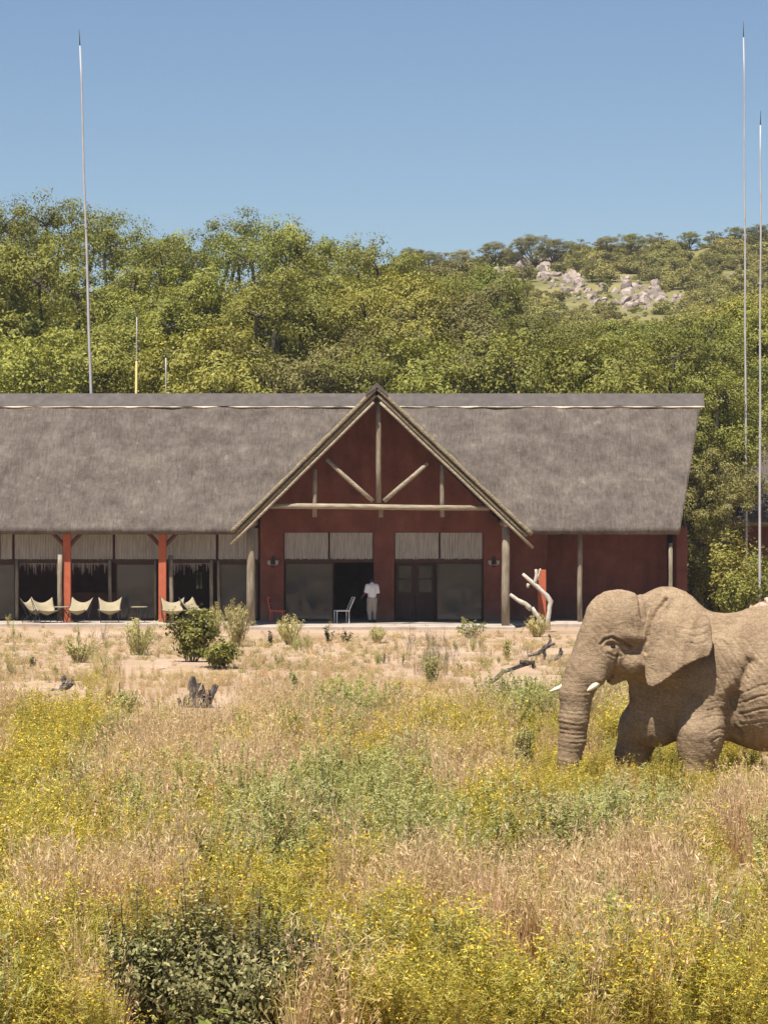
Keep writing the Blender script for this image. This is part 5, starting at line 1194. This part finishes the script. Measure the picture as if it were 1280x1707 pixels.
branch('tree_stump', 'jagged grey tree stump with broken upright shards in the field', 'stump',
       [[(326, 1186, 11), (324, 1165, 10), (322, 1145, 8), (321, 1128, 5)], [(334, 1184, 8), (335, 1160, 7), (334, 1139, 5.5)], [(345, 1184, 6), (352, 1160, 5, -.1), (359, 1143, 4.5, -.1)], [(340, 1180, 6, -.15), (345, 1165, 4.5, -.2), (347, 1150, 3, -.2)], [(312, 1184, 5, -.1), (309, 1170, 4.5, -.1), (311, 1160, 3)],
        [(303, 1184, 3.5), (300, 1172, 3.5), (297, 1164, 2.4)], [(350, 1178, 4, -.2), (360, 1182, 3.4, -.3), (368, 1190, 2.2, -.3)], [(358, 1146, 4, -.1), (362, 1142, 3.2, -.1)]], 71.8, 'char', 14)
branch('dead_stick', 'thin dead stick standing in the round green bush at the left', 'stick', [[(199, 1190, 2), (198, 1160, 1.6), (200, 1138, 1.0)]], 69.2, 'char', 15, n=5)

# ------------------------------------------------------------------ shrubs and single plants
shrub('leafy_shrub', 'bright leafy green bush in front of the terrace, tallest in the field', 318, 1106, 94, 122, 301, 'leafShrub', 3000, .13, .085, stems=22)
shrub('leafy_shrub', 'low spreading green bush at the right foot of the tall leafy bush', 368, 1120, 48, 104, 302, 'leafShrub', 1400, .12, .075, stems=16)
F3 = dict(sm='feather', sprig=True, stems=40, lean=.9, up=.1)
shrub('feathery_bush', 'pale feathery bush left of the leafy bush, below the small table', 232, 1092, 70, 62, 303, 'feather', 2600, .13, .022, **F3)
shrub('feathery_bush', 'tall pale feathery bush in front of the left porch post', 396, 1078, 88, 66, 304, 'feather', 3000, .14, .022, **F3)
shrub('feathery_bush', 'wispy feathery bush rising just behind the leafy green bush', 358, 1062, 62, 34, 305, 'feather', 1300, .13, .02, **F3)
shrub('feathery_bush', 'pale green feathery bush in front of the red chair', 484, 1076, 58, 46, 306, 'feather', 1900, .13, .022, **F3)
shrub('feathery_bush', 'olive feathery bush at the terrace edge below the right glass door', 628, 1072, 34, 34, 317, 'feather', 900, .12, .022, **F3)
shrub('weed_clump', 'small green weed clump at the foot of the white dead branch', 895, 1062, 44, 40, 307, 'feather', 1400, .13, .022, **F3)
shrub('weed_clump', 'grey green weed clump left of the dead branch foot', 845, 1098, 40, 20, 308, 'leafSage', 500, .10, .03, sprig=True, stems=14)
shrub('low_bush', 'loose pale green bush near the left edge, below the terrace chairs', 132, 1106, 48, 62, 309, 'leafSage', 1100, .12, .03, sprig=True, stems=26, lean=.9)
shrub('round_bush', 'round green bush with a dead stick in the left of the field', 208, 1200, 64, 52, 310, 'leafSage', 2200, .10, .024, sprig=True, stems=46, lean=.95)
shrub('dark_weed', 'dark leafed weed at the far left above the charred log', 55, 1115, 22, 20, 311, 'leafRound', 90, .12, .07, stems=6)
shrub('dark_weed', 'dark sparse weed with twisted leaves left of the white chair foot', 548, 1072, 36, 26, 312, 'leafRound', 110, .13, .06, stems=7)
shrub('dark_weed', 'small dark weed below the white chair, right of the other one', 578, 1074, 26, 28, 313, 'leafRound', 90, .12, .06, stems=6)
shrub('dark_weed', 'low dark weed left of the feathery bush by the red chair', 452, 1078, 30, 20, 314, 'leafRound', 90, .12, .06, stems=6)
shrub('sprig_bush', 'thorny spreading sprig with green tips at the terrace edge, left of the right porch post', 785, 1064, 38, 62, 315, 'leafShrub', 330, .11, .05, stems=12, lean=1.0)
shrub('weed_clump', 'tall dark green weeds in the middle of the field', 716, 1152, 74, 58, 316, 'leafSage', 1100, .11, .026, sprig=True, stems=20)
shrub('weed_clump', 'thin green weeds in the field below the red chair', 490, 1165, 50, 26, 318, 'leafSage', 420, .10, .026, sprig=True, stems=10)
shrub('weed_clump', 'dense dark green weed clump in the grass left of the trunk', 872, 1308, 104, 58, 319, 'leafSage', 2000, .08, .020, sprig=True, stems=34)
shrub('weed_clump', 'dark green weed clump in the centre of the plain', 600, 1258, 86, 80, 320, 'leafSage', 2000, .09, .020, sprig=True, stems=30)
shrub('weed_clump', 'green weeds seen between the trunk and chest of the elephant', 1003, 1245, 90, 46, 321, 'leafSage', 1200, .09, .022, sprig=True, stems=22)
shrub('weed_clump', 'green weeds left of the thin ones, below the leafy bush', 425, 1205, 50, 44, 322, 'leafSage', 700, .10, .024, sprig=True, stems=14)
shrub('flowering_herb', 'tall yellow flowering herb in front of the elephant forelegs', 1112, 1395, 160, 90, 323, 'yherb', 3200, .06, .014, sm='yherb', sprig=True, stems=60, lean=.95, cat='herb')
shrub('dark_bush', 'large dark grey green bush in the bottom left foreground', 392, 1748, 235, 360, 330, 'leafDark', 6500, .062, .032, stems=40, lean=1.0)
shrub('dark_bush', 'dark twiggy bush at the left shoulder of the foreground bush', 262, 1735, 225, 150, 331, 'leafDark', 5000, .058, .028, stems=36, lean=.95)
shrub('dark_bush', 'dark leafy sprigs standing up from the top of the foreground bush', 420, 1748, 290, 240, 334, 'leafDark', 3600, .062, .026, sprig=True, stems=34, lean=.95)
for i, (px, py, hp_, wp, lb) in enumerate([(225, 1742, 215, 120, 'loose dark sprigs at the far left of the foreground bush'), (520, 1752, 190, 150, 'loose dark sprigs at the right end of the foreground bush'), (330, 1752, 275, 110, 'tall dark sprig left of centre in the foreground bush')]):
    shrub('dark_bush', lb, px, py, hp_ * 1.3, wp, 335 + i, 'leafDark', 3600, .06, .028, sprig=True, stems=26, lean=.95)
for i, (px, py, hp_, wp, lb) in enumerate([(455, 1452, 118, 80, 'grey green shrub at the left end of the pale green drift in the plain'), (530, 1442, 128, 84, 'tall grey green shrub in the middle of the pale green drift'), (600, 1470, 112, 70, 'grey green shrub right of the tallest one in the drift'),
                                        (672, 1512, 118, 66, 'upright grey green shrub near the centre of the foreground'), (752, 1490, 96, 62, 'smaller grey green shrub right of the centre of the foreground'), (836, 1482, 92, 54, 'narrow grey green shrub below the elephant trunk'),
                                        (985, 1520, 92, 66, 'grey green shrub in the right foreground'), (1105, 1470, 84, 56, 'grey green shrub in front of the elephant legs, near the dry patch')]):
    shrub('sage_shrub', lb, px, py, hp_ * 1.6, wp * 1.35, 360 + i, 'leafSage', 4200, .066, .016, sm='leafSage', sprig=True, stems=44, lean=.95, group='grey green shrubs in the plain')
shrub('broad_leafed_plant', 'plant with broad bright green leaves inside the dark foreground bush', 345, 1765, 120, 140, 332, 'leafBig', 60, .17, .10, stems=9, up=1.2, lean=1.0, cat='plant', Y=26.4)
shrub('round_leafed_plant', 'plant with dark rounded leaves at the bottom edge, right of centre', 990, 1760, 185, 190, 333, 'leafRound', 90, .13, .10, stems=13, up=.2, lean=1.0, cat='plant')
# undergrowth beside the right end of the lodge
shrub('thicket_bush', 'leafy undergrowth between the lodge end wall and the aerial pole', 1205, 1024, 160, 110, 340, 'leafA', 5200, .16, .085, stems=40, lean=.95, Y=124.5, cat='bush')
shrub('thicket_bush', 'sunlit low green bush just above the back of the elephant', 1222, 1020, 92, 80, 341, 'leafShrub', 2600, .14, .08, stems=26, lean=.95, Y=121.0, cat='bush')
shrub('thicket_bush', 'tall pale stemmed bush close to the end wall of the lodge', 1162, 1030, 150, 40, 342, 'leafShrub', 1500, .15, .08, stems=18, lean=.8, Y=123.0, cat='bush')
shrub('thicket_bush', 'green thicket in front of the right hand cottage', 1262, 1020, 150, 90, 343, 'leafB', 3600, .16, .085, stems=30, lean=.95, Y=128.5, cat='bush')

# ------------------------------------------------------------------ thin dry-season haze: one closed box of air round everything
m = bpy.data.materials.new('haze_air'); m.use_nodes = True; nt = m.node_tree; nt.nodes.clear()
o_ = nt.nodes.new('ShaderNodeOutputMaterial'); v_ = nt.nodes.new('ShaderNodeVolumePrincipled')
v_.inputs['Color'].default_value = (.86, .88, .92, 1); v_.inputs['Density'].default_value = .00019; v_.inputs['Anisotropy'].default_value = .2
nt.links.new(v_.outputs[0], o_.inputs['Volume'])
tag(MB().box(-3200, 3200, -400, 4200, -4, 62).build('haze', m), 'thin pale haze in the air over the plain', 'haze', kind='stuff')
